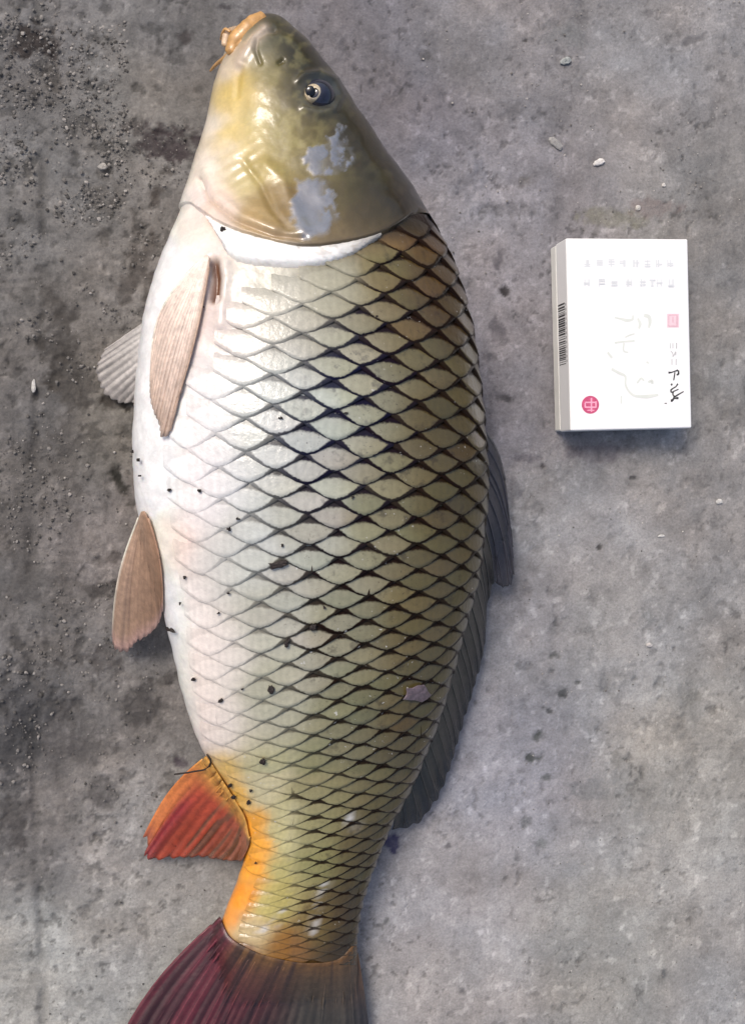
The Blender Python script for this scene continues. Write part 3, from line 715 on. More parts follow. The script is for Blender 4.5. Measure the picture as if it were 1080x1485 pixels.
def scale_geo(cd):
    rr, c, y, arc, x_, y_, w = cd
    rr = rr + 0.07 * (rng.rand() - 0.5); c = c + 0.07 * (rng.rand() - 0.5)
    qv = np.linspace(-1.04, 1.04, 7); j = rng.rand(5)
    tv = np.array([0, 0.4, 0.66, 0.86, 1.0, 1.03])
    Q, Tt = np.meshgrid(qv, tv, indexing='ij')
    aQ = np.clip(np.abs(Q), 0, 1); rear = 0.5 * (0.62 * np.cos(np.pi * aQ / 2) + 0.38 * (1 - aQ ** 1.15)) + 0.03 * (j[0] - 0.5)
    Pl = -0.85 + (rear + 0.85) * Tt
    R = rr + Pl + 0.05 * (j[1] - 0.5) * Q
    yy = y_at(R); ww = np.interp(yy, WY, WW)
    i0 = np.array([np.argmin(abs(LY - v)) for v in yy.ravel()]).reshape(yy.shape); tot = ARC[i0, -1]
    ar = tot * 0.485 + (c + Q * 1.0) * ww
    t = th_of(yy, ar)
    sw = w / 0.0115
    hh = (-0.0007 + 0.0018 * np.clip(Tt, 0, 1) ** 1.3) * sw * (1.0 - 0.30 * Q**2) + 0.0003 * (j[2] - 0.5)
    hh = hh + 0.00035 * (j[3] - 0.5) * Q * Tt
    hh[:, 5] = -0.0009 * sw
    px, py = proj(body(yy, t))
    lw = 0.12 + 0.88 * sstep(0, 150, px - np.interp(py, *XL))
    lw = lw * (0.4 + 0.6 * sstep(0, 50, py - np.interp(px, *GCX)))
    lw = np.where(py > 1340, lw * 0.8, lw)
    hf = hh * lw; rt = (1 - sstep(0.0, 0.42, Tt)); hf = hf * (1 - rt) - 0.0020 * rt
    pnt = body(yy, t, hf)
    br = 1 + 0.30 * (rng.rand() - 0.5)
    vb = (lw * sstep(0.25, 0.7, Tt) * (0.25 + 0.75 * sstep(40, 230, px - np.interp(py, *XL))))[..., None]; br = 1 + (br - 1) * vb
    col = pigment(px, py) * br * (1 + 0.08 * (rng.rand(3) - 0.5) * vb)
    if rng.rand() < 0.05 and x_ > 560: col = col * np.array([1.02, 0.84, 0.68])
    sc = np.exp(-(poly_dist(px, py, [(474,1278),(462,1300),(458,1330),(452,1352)]) / 4.0) ** 2) + np.exp(-(poly_dist(px, py, [(410,1322),(398,1342),(378,1350)]) / 4.5) ** 2) + np.exp(-(poly_dist(px, py, [(505,1184),(515,1196)]) / 6) ** 2)
    sc = sc * sstep(0.45, 0.6, fbm(px/4, py/4, 2, 2)) * 0.85; col = col * (1 - sc[..., None]) + 0.62 * sc[..., None]
    blue = np.exp(-(((x_ - 470) / 90) ** 2 + ((y_ - 580) / 170) ** 2)) 
    dk = lin((32, 18, 9)) * (1 - blue) + lin((18, 22, 52)) * blue
    al = (0.15 + 0.85 * sstep(0, 175, px - np.interp(py, *XL))) * (0.30 + 0.7 * sstep(5, 95, py - np.interp(px, *GCX) + sstep(500, 580, px) * 70))
    al = np.where(py > 1150, 0.25 + 0.75 * sstep(0, 70, px - np.interp(py, *XL)), al) * (1 - 0.45 * sstep(1330, 1385, py))
    al = np.clip(al, 0, 1) * (0.9 + 0.1 * rng.rand())
    D = np.concatenate([np.broadcast_to(dk, px.shape + (3,)), al[..., None]], -1)
    UV = np.stack([(Q * (0.94 + 0.14 * rng.rand()) + 0.07 * (rng.rand() - 0.5) + 2) / 4, (Pl * (0.96 + 0.1 * rng.rand()) + 0.05 * (rng.rand() - 0.5) + 2) / 4], -1)
    return pnt, col, D, UV
GF = grid_faces(7, 6)
cand.sort(key=lambda c: -np.interp(c[5], PY, PP) * math.sin(math.acos(min(1, abs(c[4] - 450) / 270))))
small = []
for i, cd in enumerate(cand):
    g = scale_geo(cd)
    if i < 298:
        fchild('scale', mk_mesh('scale', g[0], GF, M_scale, g[1], g[3], True, [('Dark', g[2])]))
    else: small.append(g)
V = np.concatenate([g[0].reshape(-1, 3) for g in small]); F = np.concatenate([GF + 42 * i for i in range(len(small))])
o = fchild('small_scales', mk_mesh('small_scales', V, F, M_scale, np.concatenate([g[1].reshape(-1, 3) for g in small]), np.concatenate([g[3].reshape(-1, 2) for g in small]), True,
       [('Dark', np.concatenate([g[2].reshape(-1, 4) for g in small]))]))
o['kind'] = 'stuff'
print('scales', len(cand))

# --- fins
def make_fin(name, root, tip, zr, zt, nr, colf, amp=0.0005, over=None, bow=None, na=None, nb=26, ray_r=(0.0006, 0.00022), edge_r=None, ray_col=None, zmid=None, jag=0.03, thin=0.3, streak=1.0):
    na = na or nr * 6 + 1
    r = interp_pts(root, na); t = interp_pts(tip, na)
    a = np.linspace(0, 1, na); b = np.linspace(0, 1, nb)
    A, B = np.meshgrid(a, b, indexing='ij')
    zr_ = np.interp(a, np.linspace(0, 1, len(zr)), zr); zt_ = np.interp(a, np.linspace(0, 1, len(zt)), zt)
    def place(A, B, up=0.0, cor=True):
        jg = 1 - jag * (0.5 - 0.5*np.cos(A * 2*np.pi*nr)) * B - jag * 1.2 * vnoise(A * 40, A*0 + 3.3, 4) * B
        Bj = B * jg
        rx = np.interp(A, a, r[:, 0]); ry = np.interp(A, a, r[:, 1]); tx = np.interp(A, a, t[:, 0]); ty = np.interp(A, a, t[:, 1])
        x = rx + (tx - rx) * Bj; y = ry + (ty - ry) * Bj
        if bow is not None:
            s = np.sin(np.pi * np.clip(Bj, 0, 1)); bw = np.interp(A, np.linspace(0, 1, len(bow)), [q[0] for q in bow]), np.interp(A, np.linspace(0, 1, len(bow)), [q[1] for q in bow])
            x = x + bw[0] * s; y = y + bw[1] * s
        z0 = np.interp(A, a, zr_); z1 = np.interp(A, a, zt_)
        z = z0 + (z1 - z0) * (1 - (1 - Bj) ** 1.5)
        if zmid: z = z + zmid * np.sin(np.pi * Bj)
        if over is not None: 
            sz = surf_z(x, y); z = np.where(sz > 0, np.maximum(z, sz + over), z)
        if cor: z = z + amp * 0.42 * (0.4 + 1.2 * vnoise(A * nr * 0.7, B * 2, 1)) * np.cos(A * 2*np.pi*nr) * np.minimum(1, B * 1.4)
        z = z + 0.0010 * (fbm(x/40, y/40, 2, 3) - 0.5)
        return x, y, z + up
    x, y, z = place(A, B)
    z = np.maximum(z, 0.0016)
    p = P(x, y, z)
    c = colf(A, B, x, y)
    strk = (vnoise(A * nr * 4, B * 3, 5) - 0.5) * 0.35 + (vnoise(A * nr * 1.5, B * 1.2, 2) - 0.5) * 0.35
    c = np.clip(c * (1 + streak * strk[..., None]), 0.003, 0.85)
    c = np.concatenate([c, (1 - thin * sstep(0.15, 1.0, B) * (0.6 + 0.8 * vnoise(A * nr * 2, B * 3, 7)))[..., None]], -1)
    me = mk_mesh(name, p, grid_faces(na, nb), M_fin, c)
    o = fchild(name, me)
    sd = o.modifiers.new('thickness', 'SOLIDIFY'); sd.thickness = 0.0005; sd.offset = -1
    for k in range(nr + 1):
        a0 = min(1, max(0, (k + (0.5 * (rng.rand() - 0.5) if 0 < k < nr else 0)) / nr)); parts = []; 
        bs = 0.42 + 0.3 * rng.rand(); bb = np.linspace(0.05, bs + 0.02, 9); wid = 0.22 / nr
        e = 1.0 if 0 < k < nr or edge_r is None else edge_r
        rk = 0.5 * (0.7 + 0.6 * rng.rand())
        def rad(q): return (ray_r[0] + (ray_r[1] - ray_r[0]) * q) * e * rk
        xx, yy, zz = place(np.full(9, a0), bb, 0.0002)
        parts.append(tube(P(xx, yy, np.maximum(zz, 0.0018)), rad(bb), 5, 0.8))
        for sgn in (-1, 1):
            b2 = np.linspace(bs, 0.995, 8); aa2 = np.clip(a0 + sgn * wid * (b2 - bs) / (1 - bs), 0, 1)
            xx, yy, zz = place(aa2, b2, 0.0002)
            parts.append(tube(P(xx, yy, np.maximum(zz, 0.0018)), rad(b2) * 0.8, 5, 0.8))
        v, f = join(parts)
        qx, qy = proj(v); 
        aa = np.full(len(v), a0); bb_ = np.clip(np.hypot(qx - np.interp(a0, a, r[:, 0]), qy - np.interp(a0, a, r[:, 1])) / (np.hypot(*(np.array([np.interp(a0, a, t[:, 0]), np.interp(a0, a, t[:, 1])]) - np.array([np.interp(a0, a, r[:, 0]), np.interp(a0, a, r[:, 1])]))) + 1), 0, 1)
        cc = colf(aa, bb_, qx, qy) * (ray_col if ray_col is not None else 1.15)
        rm = poly_mesh('fin_ray', v, f, M_fin)
        ca = rm.color_attributes.new('Col', 'FLOAT_COLOR', 'POINT'); ca.data.foreach_set('color', np.hstack([np.clip(cc, 0, 0.85), np.ones((len(v), 1))]).ravel())
        fchild('fin_ray', rm, o)
    return o
def mixf(k, c0, c1):
    k = np.clip(k, 0, 1)[..., None]; return c0 * (1 - k) + c1 * k
L = lin
# near pectoral fin, folded over the belly
def c_pec(A, B, x, y):
    c = mixf(B, L((240,222,210)) * np.ones(3), L((226,202,186)) * np.ones(3))
    c = mixf(sstep(0.6, 1.0, A) * 0.85, c, L((150,120,98))); c = mixf(sstep(0.8, 1, B) * 0.5, c, L((186,160,140)))
    return c
make_fin('pectoral_fin', [(297,372),(300,370),(303,371),(305,376)], [(219,548),(220,585),(226,606),(232,618),(236,636),(241,634),(250,603)],
         [0.050,0.058], [0.040,0.050], 16, c_pec, 0.0010, over=0.0014, bow=[(-24,-8),(-12,-4),(-2,2),(5,4)], ray_r=(0.0006,0.00025), edge_r=1.8, jag=0.01, streak=0.5, ray_col=1.25)
# pelvic fin
def c_pel(A, B, x, y):
    c = mixf(A, L((184,154,132)) * np.ones(3), L((156,122,98)) * np.ones(3))
    c = mixf((1 - sstep(0.0, 0.10, A)), c, L((236,222,206))); return mixf(sstep(0.85, 1, B), c, L((196,160,150)))
make_fin('pelvic_fin', [(206,742),(209,741),(213,745)], [(164,925),(169,944),(185,946),(200,932),(219,920),(231,906),(236,888)],
         [0.050,0.055], [0.008,0.014,0.030,0.046], 13, c_pel, 0.0005, zmid=0.006, over=0.0012, bow=[(-12,2),(-3,0),(8,0)], ray_r=(0.0007,0.0003), edge_r=1.7, streak=0.6, jag=0.015)
# far pectoral fin lying flat on the ground, mostly under the belly
def c_far(A, B, x, y): return mixf(B, L((196,192,188)) * np.ones(3), L((158,152,148)) * np.ones(3))
make_fin('pectoral_fin', [(232,452),(236,490),(236,540)], [(150,508),(138,540),(146,566),(176,586),(206,582)],
         [0.012,0.012], [0.003,0.003], 11, c_far, 0.0005, bow=[(0,0),(0,0)], ray_r=(0.0006,0.0003))
# anal fin
def c_anal(A, B, x, y):
    c = mixf(sstep(0.0, 0.25, A), L((206,122,62)) * np.ones(3), L((164,68,42)) * np.ones(3))
    c = mixf(sstep(0.1, 0.2, A) * (1 - sstep(0.2, 0.32, A)) * sstep(0.2, 0.5, B), c, L((140,44,44)))
    c = mixf(sstep(0.45, 1.0, A) * 0.8, c, L((140,98,74)))
    st = sstep(0.5, 0.62, vnoise(A * 22, B * 1.5, 1)) * sstep(0.3, 0.45, A); c = mixf(st * 0.75, c, L((92,70,50)))
    c = mixf(sstep(0.8, 0.97, B) * (1 - sstep(0.0, 0.35, A)) * 0.6, c, L((120,36,44)))
    return mixf(1 - sstep(0.0, 0.25, B), c, L((204,152,72)))
make_fin('anal_fin', [(300,1097),(312,1114),(326,1136),(344,1164),(356,1186),(362,1212)], [(207,1216),(214,1228),(208,1243),(250,1247),(290,1243),(320,1248),(349,1249)],
         [0.026,0.022,0.018], [0.006,0.008,0.010], 12, c_anal, 0.0007, over=0.0008, bow=[(-6,-10),(2,0),(3,0)], ray_r=(0.0008,0.0003), edge_r=1.6)
# tail fin
def c_tail(A, B, x, y):
    c = mixf(sstep(0.15, 0.62, A), L((88,34,44)) * np.ones(3), L((70,40,40)) * np.ones(3))
    c = mixf(sstep(0.48, 0.72, A), c, L((64,60,54)))
    c = mixf(sstep(0.86, 1.0, A), c, L((46,44,46)))
    c = mixf((1 - sstep(0.08, 0.34, B)) * sstep(0.12, 0.4, A) * 0.45, c, L((104,74,44)))
    c = mixf((1 - sstep(0.0, 0.14, B)) * sstep(0.12, 0.25, A), c, L((104,74,40)))
    st = sstep(0.52, 0.66, vnoise(A * 26, B * 1.2, 6)); return mixf(st * 0.65, c, L((38,26,28)))
make_fin('tail_fin', [(320,1330),(332,1356),(362,1376),(405,1390),(450,1396),(490,1390),(515,1366)], [(122,1640),(170,1690),(230,1665),(305,1610),(370,1590),(450,1640),(540,1690)],
         [0.014,0.018,0.018,0.015], [0.006,0.010,0.008], 26, c_tail, 0.0010, over=0.0001, bow=[(-20,-24),(-6,-6),(0,0),(10,0)], ray_r=(0.0010,0.0005), edge_r=1.3, nb=40, ray_col=1.5)
# dorsal fin: folded spiny front and long soft rear
def c_dor(A, B, x, y):
    c = mixf(sstep(0.1, 0.8, B), L((66,62,54)) * np.ones(3), L((52,50,50)) * np.ones(3))
    st = sstep(0.5, 0.65, vnoise(A * 34, B * 1.2, 6)); return mixf(st * 0.5, c, L((28,27,28)))
def c_dor1(A, B, x, y):
    c = mixf(B, L((56,55,66)) * np.ones(3), L((66,64,70)) * np.ones(3)); return mixf(1 - sstep(0.0, 0.15, A), c, L((96,92,92)))
make_fin('dorsal_fin', [(698,750),(692,800),(684,850),(668,915),(648,985),(626,1050),(602,1110),(572,1172)],
         [(716,848),(706,880),(703,935),(688,1000),(666,1070),(648,1130),(628,1172),(596,1201),(568,1204)],
         [0.040,0.036,0.030,0.020], [0.016,0.014,0.012,0.010], 19, c_dor, 0.0012, bow=[(6,10),(2,6)], ray_r=(0.0008,0.00035), ray_col=1.7, jag=0.07)
make_fin('dorsal_spine_fin', [(700,622),(702,660),(701,705),(698,750)], [(739,775),(744,812),(741,850),(735,857),(718,850),(708,852)],
         [0.043,0.040], [0.018,0.014], 6, c_dor1, 0.0007, bow=[(8,-22),(2,-6)], ray_r=(0.0013,0.0007), edge_r=1.3, ray_col=1.15)

# ------------------------------------------------------------------ crumbs on the fish
M_dirt = simple('dark_dirt', (40, 32, 30), 0.7, 0.0, 900, 0.4); M_dirt2 = simple('dull_violet_scrap', (104, 90, 96), 0.45, 0.4, 500, 0.3)
def crumb(px, py, w, h, z=0.0012, ang=0, mat=M_dirt, nx=9, seed=0, name='dirt_crumb', thick=0.0009):
    r = np.random.RandomState(seed + 11)
    n = 14; outl = []
    for k in range(n):
        a = 2*math.pi*k/n; rr = 0.75 + 0.5 * r.rand()
        x = w/2*math.cos(a)*rr; y = h/2*math.sin(a)*rr
        outl.append((px + x*math.cos(ang) - y*math.sin(ang), py + x*math.sin(ang) + y*math.cos(ang)))
    yy, tt, zz, dd = inv([o[0] for o in outl] + [px], [o[1] for o in outl] + [py])
    V = []
    for lift, sc in ((0.0, 1.0), (0.6, 0.92), (1.0, 0.6)):
        for k in range(n):
            y = yy[-1] + (yy[k] - yy[-1]) * sc; t = tt[-1] + (tt[k] - tt[-1]) * sc
            V.append(body(y, t, z + thick * lift * (0.7 + 0.6 * r.rand())))
    V.append(body(yy[-1], tt[-1], z + thick * 1.05))
    F = [[i*n+k, i*n+(k+1) % n, (i+1)*n+(k+1) % n, (i+1)*n+k] for i in range(2) for k in range(n)] + [[2*n+k, 2*n+(k+1) % n, 3*n] for k in range(n)]
    V = np.array(V); c = V[-1].copy(); me = poly_mesh(name, V - c, F, mat, False); o = obj(name, me); o.location = c; return o
for (x, y, w, h, a, s, lab) in [
  (404,817,28,12,-0.15,1,'dark brown dirt flake, the biggest crumb on the middle of the carp\'s side'),
  (394,997,9,13,0,2,'small dark crumb stuck on lower side scales below the pelvic fin level'),
  (382,1101,9,8,0.5,3,'small dark crumb on the pale scales above the anal fin'),
  (325,336,8,9,0,4,'black crumb in the gill slit at the white throat end of the gill cover'),
  (416,930,6,16,0.4,5,'thin dark sliver stuck between scales right of the belly edge'),
  (453,908,10,10,0,6,'round dark crumb in a scale gap near the middle of the side'),
  (253,912,14,4,0.5,7,'short dark straw fragment beside the tip of the pelvic fin'),
  (334,766,6,6,0,8,'black grain on the pale scales right of the pelvic fin root')]:
    tag(crumb(x, y, w, h, 0.0014, a, seed=s), lab, 'dirt crumb')
tag(crumb(600, 1003, 38, 24, 0.0016, -0.15, M_dirt2, seed=20, name='loose_scale_scrap', thick=0.0006), 'dull violet grey scrap like a torn scale lying on the carp\'s lower back', 'scrap')
for i, (x, y, s, lab) in enumerate([
 (204,667,5,'black grit speck near the left edge of the white belly, above the pelvic fin'),(248,711,5,'black grit speck on the white belly just above and right of the pelvic fin root'),
 (291,711,5,'black grit speck beside the first faint scales, level with the pelvic fin root'),(270,836,4,'single black grit speck on the white belly beside the middle of the pelvic fin'),
 (332,859,4,'black grit speck on a pale scale beside the middle of the pelvic fin'),(283,984,6,'dark grit speck on the white belly below the pelvic fin tip'),
 (322,1015,6,'brownish grit speck on the edge of the pale scales above the anal fin'),(346,752,4,'tiny grit speck on a pale scale level with the pelvic fin root'),
 (407,606,5,'black grit speck on a pale scale right of the pectoral fin tip'),(296,446,4,'tiny grit speck on the thick edge of the near pectoral fin base'),
 (206,690,3,'tiniest grit speck at the belly edge just above the pelvic fin root'),(264,874,3,'faint tiny grit speck on the white belly level with the lower pelvic fin'),
 (352,998,4,'tiny grit speck on a bluish pale scale left of the small dark crumb'),(410,790,4,'tiny grit speck just above the biggest dirt flake'),
 (318,888,3,'tiny grit speck on a pale scale above the straw fragment'),(336,1137,6,'highest grit speck of those on the yellow skin beside the anal fin root'),
 (341,1154,6,'grit speck on the yellow skin, lower left of those beside the anal fin root'),(362,1162,6,'grit speck on the yellow skin, lowest of those beside the anal fin root'),
 (298,1110,5,'grit speck at the very front of the anal fin root'),(365,1144,4,'grit speck on the yellow skin, farthest right of those beside the anal fin root'),
 (373,1250,3,'tiny grit speck on the bright orange strip in front of the tail'),(196,655,3,'tiny grit speck on the very outline of the white belly'),
 (500,600,4,'tiny grit speck in a blue-black scale gap on the upper flank'),(545,460,4,'tiny grit speck on an olive scale of the upper back'),
 (510,720,4,'tiny grit speck at a scale corner in the middle of the flank'),(470,880,4,'tiny grit speck just above the round dark crumb')]):
    tag(crumb(x, y, s, s, 0.0008, seed=40 + i, name='grit_speck', thick=0.0007), lab, 'grit speck', 'tiny grit specks on the carp')
# hair-thin black thread at the anal fin root
for x in [0]:
    q = interp_pts([(253,1123),(280,1119),(303,1112),(306,1104),(300,1094)], 16); z = np.maximum(surf_z(q[:, 0], q[:, 1]), 0.024) + 0.002
    v, f = tube(P(q[:, 0], q[:, 1], z), 0.0004, 5); o = obj('straw_fragment', poly_mesh('straw_fragment', v, f, M_dirt)); tag(o, 'thin dark straw lying bent across the root of the orange anal fin', 'straw')

# ------------------------------------------------------------------ white carton
M_card = simple('white_card', (246, 246, 246), 0.45, 0.2, 60, 0.012); M_card2 = simple('cream_card_edge', (236, 236, 231), 0.55, 0.0, 90, 0.04)
cor = P([822, 998, 1001, 825], [346, 346, 621, 624], 0.022)
cen = cor.mean(0); ex = (cor[1] - cor[0] + cor[2] - cor[3]); W_ = np.linalg.norm(ex) / 2; ex /= np.linalg.norm(ex)
ey_ = (cor[0] - cor[3] + cor[1] - cor[2]); H_ = np.linalg.norm(ey_) / 2
ang = math.atan2(ex[1], ex[0])
pack = empty('cigarette_carton', (cen[0], cen[1], 0.0)); pack.rotation_euler = (0, 0, ang)
tag(pack, 'small white cardboard packet with red round emblem and barcode, lying flat right of the carp', 'carton')
def rbox(w, h, z0, z1, r=0.0007, ox=0, oy=0, seg=3):
    ring = []
    for cx_, cy_, a0 in ((w/2-r, h/2-r, 0), (-w/2+r, h/2-r, 90), (-w/2+r, -h/2+r, 180), (w/2-r, -h/2+r, 270)):
        for k in range(seg + 1):
            a = math.radians(a0 + 90*k/seg); ring.append((cx_, cy_, math.cos(a), math.sin(a)))
    lev = [(z0, r*0.5), (z0 + r*0.5, r)] + [(z1 - r + r*math.sin(math.radians(t)), r*math.cos(math.radians(t))) for t in (0, 30, 60, 90)]
    V = []; n = len(ring)
    for z, rr in lev:
        for cx_, cy_, c, s in ring: V.append((ox + cx_ + c*rr, oy + cy_ + s*rr, z))
    F = [[i*n+k, i*n+(k+1) % n, (i+1)*n+(k+1) % n, (i+1)*n+k] for i in range(len(lev)-1) for k in range(n)]
    F.append(list(range((len(lev)-1)*n, len(lev)*n))); F.append(list(range(n))[::-1])
    return V, F
def pchild(name, v, f, mat, parent=None, smooth=False):
    return obj(name, poly_mesh(name, v, f, mat, smooth), parent or pack)
v, f = rbox(W_ - 0.0006, H_ - 0.0010, 0.0008, 0.0078, ox=-0.0003); pchild('base_tray', v, f, M_card2)
v, f = rbox(W_, H_, 0.0081, 0.0220, ox=0.0); cover = pchild('cover', v, f, M_card)
ci, si = math.cos(-ang), math.sin(-ang)
def loc(px, py, z):
    w = P(px, py, z); x, y = w[0] - cen[0], w[1] - cen[1]; return (x*ci - y*si, x*si + y*ci, z)
def strokes(name, ls, mat, z=0.02206, parent=None):
    parts = []
    for pts, wd in ls:
        q = interp_pts(pts, max(2, len(pts) * 4 if len(pts) > 2 else 2)); W3 = np.array([loc(a, b, z) for a, b in q])
        tg = np.gradient(W3, axis=0); tg /= np.linalg.norm(tg, axis=1)[:, None] + 1e-12; sd = np.stack([-tg[:, 1], tg[:, 0], 0*tg[:, 0]], 1)
        wv = np.interp(np.linspace(0, 1, len(q)), np.linspace(0, 1, len(np.atleast_1d(wd))), np.atleast_1d(wd)) * 0.00030 / 2
        v = np.vstack([W3 + sd*wv[:, None], W3 - sd*wv[:, None]]); n = len(q)
        v[:, 2] += 0.000004 * len(parts)
        parts.append((v, [[i, n+i, n+i+1, i+1] for i in range(n-1)]))
    v, f = join(parts); return pchild(name, v, f, mat, parent)
I1 = simple('black_ink', (48, 48, 48), 0.6, 0, 900, 0.3); I2 = simple('grey_ink', (192, 192, 192), 0.6, 0, 900, 0.1); I3 = simple('faint_ink', (221, 224, 226), 0.6, 0, 300, 0.02)
I4 = simple('faint_green_ink', (221, 225, 218), 0.6, 0, 300, 0.03); IR = simple('rose_red_ink', (206, 84, 124), 0.5, 0, 900, 0.15); IP = simple('pale_pink_ink', (240, 208, 216), 0.5, 0, 900, 0.04); IPK = simple('pink_ink', (250, 176, 200), 0.5, 0, 900, 0.05)
def cpx(x, y): return (940 + x/9.283, 440 + y/9.281)       # crop coordinates of the photo -> px
strokes('calligraphy', [([cpx(265,932), cpx(300,930), cpx(345,915), cpx(395,900)], [3.4,2,1.8,3]), ([cpx(398,900), cpx(402,925), cpx(398,950), cpx(375,965)], [2.6,2.6,3.2,2]),
  ([cpx(352,925), cpx(345,980), cpx(335,1035)], [1.8,2.2,1.8]), ([cpx(300,1085), cpx(318,1098)], [3.4,3.0]),
  ([cpx(392,1080), cpx(365,1120), cpx(325,1145), cpx(298,1170), cpx(305,1195), cpx(345,1180), cpx(400,1155)], [2.4,2,2,2.6,2.2,1.6,1.8]),
  ([cpx(330,1190), cpx(325,1225), cpx(345,1250), cpx(400,1225), cpx(470,1185)], [2.2,2.4,2.4,2,1.6]), ([cpx(345,1240), cpx(330,1290), cpx(308,1310)], [2,2.6,4]),
  ([cpx(330,1280), cpx(360,1276), cpx(400,1274)], [2,3,3.6]), ([cpx(305,1325), cpx(312,1290)], [2.6,3.4]), ([cpx(212,1345), cpx(242,1346)], [1.2,1.6])], I1)
strokes('small_lettering', [([cpx(290,535), cpx(292,605)], 1.2), ([cpx(325,535), cpx(325,605)], 1.2), ([cpx(374,530), cpx(374,608)], 1.7), ([cpx(295,640), cpx(315,660), cpx(330,700)], 1.4),
  ([cpx(360,650), cpx(345,690), cpx(320,715)], 1.9), ([cpx(368,650), cpx(362,700)], 1.2), ([cpx(312,750), cpx(312,828)], 1.4), ([cpx(368,745), cpx(368,830)], 1.4)], I2)
def quad_px(x0, y0, x1, y1, name, mat, z, parent=None):
    return pchild(name, [loc(x0, y0, z), loc(x0, y1, z), loc(x1, y1, z), loc(x1, y0, z)], [[0, 1, 2, 3]], mat, parent)
seal = quad_px(966.5, 455, 984, 475, 'seal_stamp', IP, 0.02206)
strokes('seal_symbol', [([(969,458),(969,473)], 1.2), ([(975,459),(975,468)], 1.6), ([(981,458),(981,473)], 2.4), ([(969,473),(982,473)], 1.8), ([(969,457),(982,457)], 1.2)], simple('dusty_pink_ink', (220, 178, 190), 0.5, 0, 900, 0.05), 0.02209, seal)
nn_ = 40; ring = [loc(855.5 + 12.6*math.cos(2*math.pi*k/nn_), 587 + 13*math.sin(2*math.pi*k/nn_), 0.02206) for k in range(nn_)]
emb = pchild('emblem', ring, [list(range(nn_))[::-1]], IR)
strokes('emblem_symbol', [([(857,577),(857,597)], 2.4), ([(848,583.5),(863,583.5)], 2.2), ([(848,590.5),(864,590.5)], 2.2), ([(848,584),(848,591)], 2.2), ([(863.5,582),(863.5,591)], 2.4), ([(851,595),(861,595)], 1.6)], IPK, 0.02209, emb)
def glyph(cx_, cy_, s, seed):
    r = np.random.RandomState(seed); out = []
    for k in range(5):
        if r.rand() < 0.5: y = cy_ + (r.rand()-.5)*s; out.append(([(cx_ - s*.4, y), (cx_ + s*.4, y)], 1.5))
        else: x = cx_ + (r.rand()-.5)*s*.8; out.append(([(x, cy_ - s*.45), (x, cy_ + s*.45)], 1.5))
    return out
g = []
for i, cx_ in enumerate([851,869,886,902,922,938,955,971]): g += glyph(cx_, 382, 11, i)
for i, cx_ in enumerate([850,872,890,911,931,945,955,972]): g += glyph(cx_, 410, 11, 20 + i)
strokes('faint_lettering', g, I3)
def dpx(x, y): return (860 + x/8.736, 440 + y/8.735)
strokes('faint_drawing', [([dpx(270,180), dpx(340,195), dpx(440,215), dpx(495,200), dpx(500,150)], [2,3,5,4,2]), ([dpx(640,150), dpx(700,170), dpx(715,230), dpx(700,310)], [5,6,5,3]),
  ([dpx(560,190), dpx(590,260), dpx(575,320)], [3,5,3]), ([dpx(400,430), dpx(480,395), dpx(520,385)], [2,2.5,2]), ([dpx(270,500), dpx(380,485), dpx(520,475)], [3,2.5,3]),
  ([dpx(385,500), dpx(390,610), dpx(440,620)], [2.5,2.5,2]), ([dpx(180,620), dpx(210,660), dpx(235,690)], 3.5), ([dpx(230,830), dpx(320,880), dpx(400,920), dpx(405,1030), dpx(500,1160), dpx(640,1180), dpx(820,1160)], [4,4,3,3,4,6,3]),
  ([dpx(550,1010), dpx(610,950), dpx(640,980)], 3), ([dpx(690,1000), dpx(740,980), dpx(745,1020)], 4), ([dpx(350,1170), dpx(350,1270)], 2), ([dpx(670,740), dpx(700,760)], 2.5)], I4)
# barcode on the left long side
bars = []; y0 = loc(822, 440, 0.015)[1]; y1 = loc(822, 528, 0.015)[1]; rb = np.random.RandomState(5); yb = y0
xs_ = -W_/2 - 0.00006
while yb > y1:
    w = rb.choice([0.00025, 0.0004, 0.0006, 0.0008]); bars.append((yb, yb - w)); yb -= w + rb.choice([0.0003, 0.00045, 0.0007])
V = []; F = []
for a_, b_2 in bars:
    i = len(V); V += [(xs_, a_, 0.0095), (xs_, b_2, 0.0095), (xs_, b_2, 0.0182), (xs_, a_, 0.0182)]; F.append([i, i+3, i+2, i+1])
pchild('barcode', V, F, I1)
V = []; F = []
for k in range(13):
    yk = y0 + (y1 - y0) * (k + 0.5) / 13; i = len(V); V += [(xs_, yk + 0.0006, 0.0188), (xs_, yk - 0.0006, 0.0188), (xs_, yk - 0.0006, 0.0202), (xs_, yk + 0.0006, 0.0202)]; F.append([i, i+3, i+2, i+1])
pchild('barcode_digits', V, F, I2)

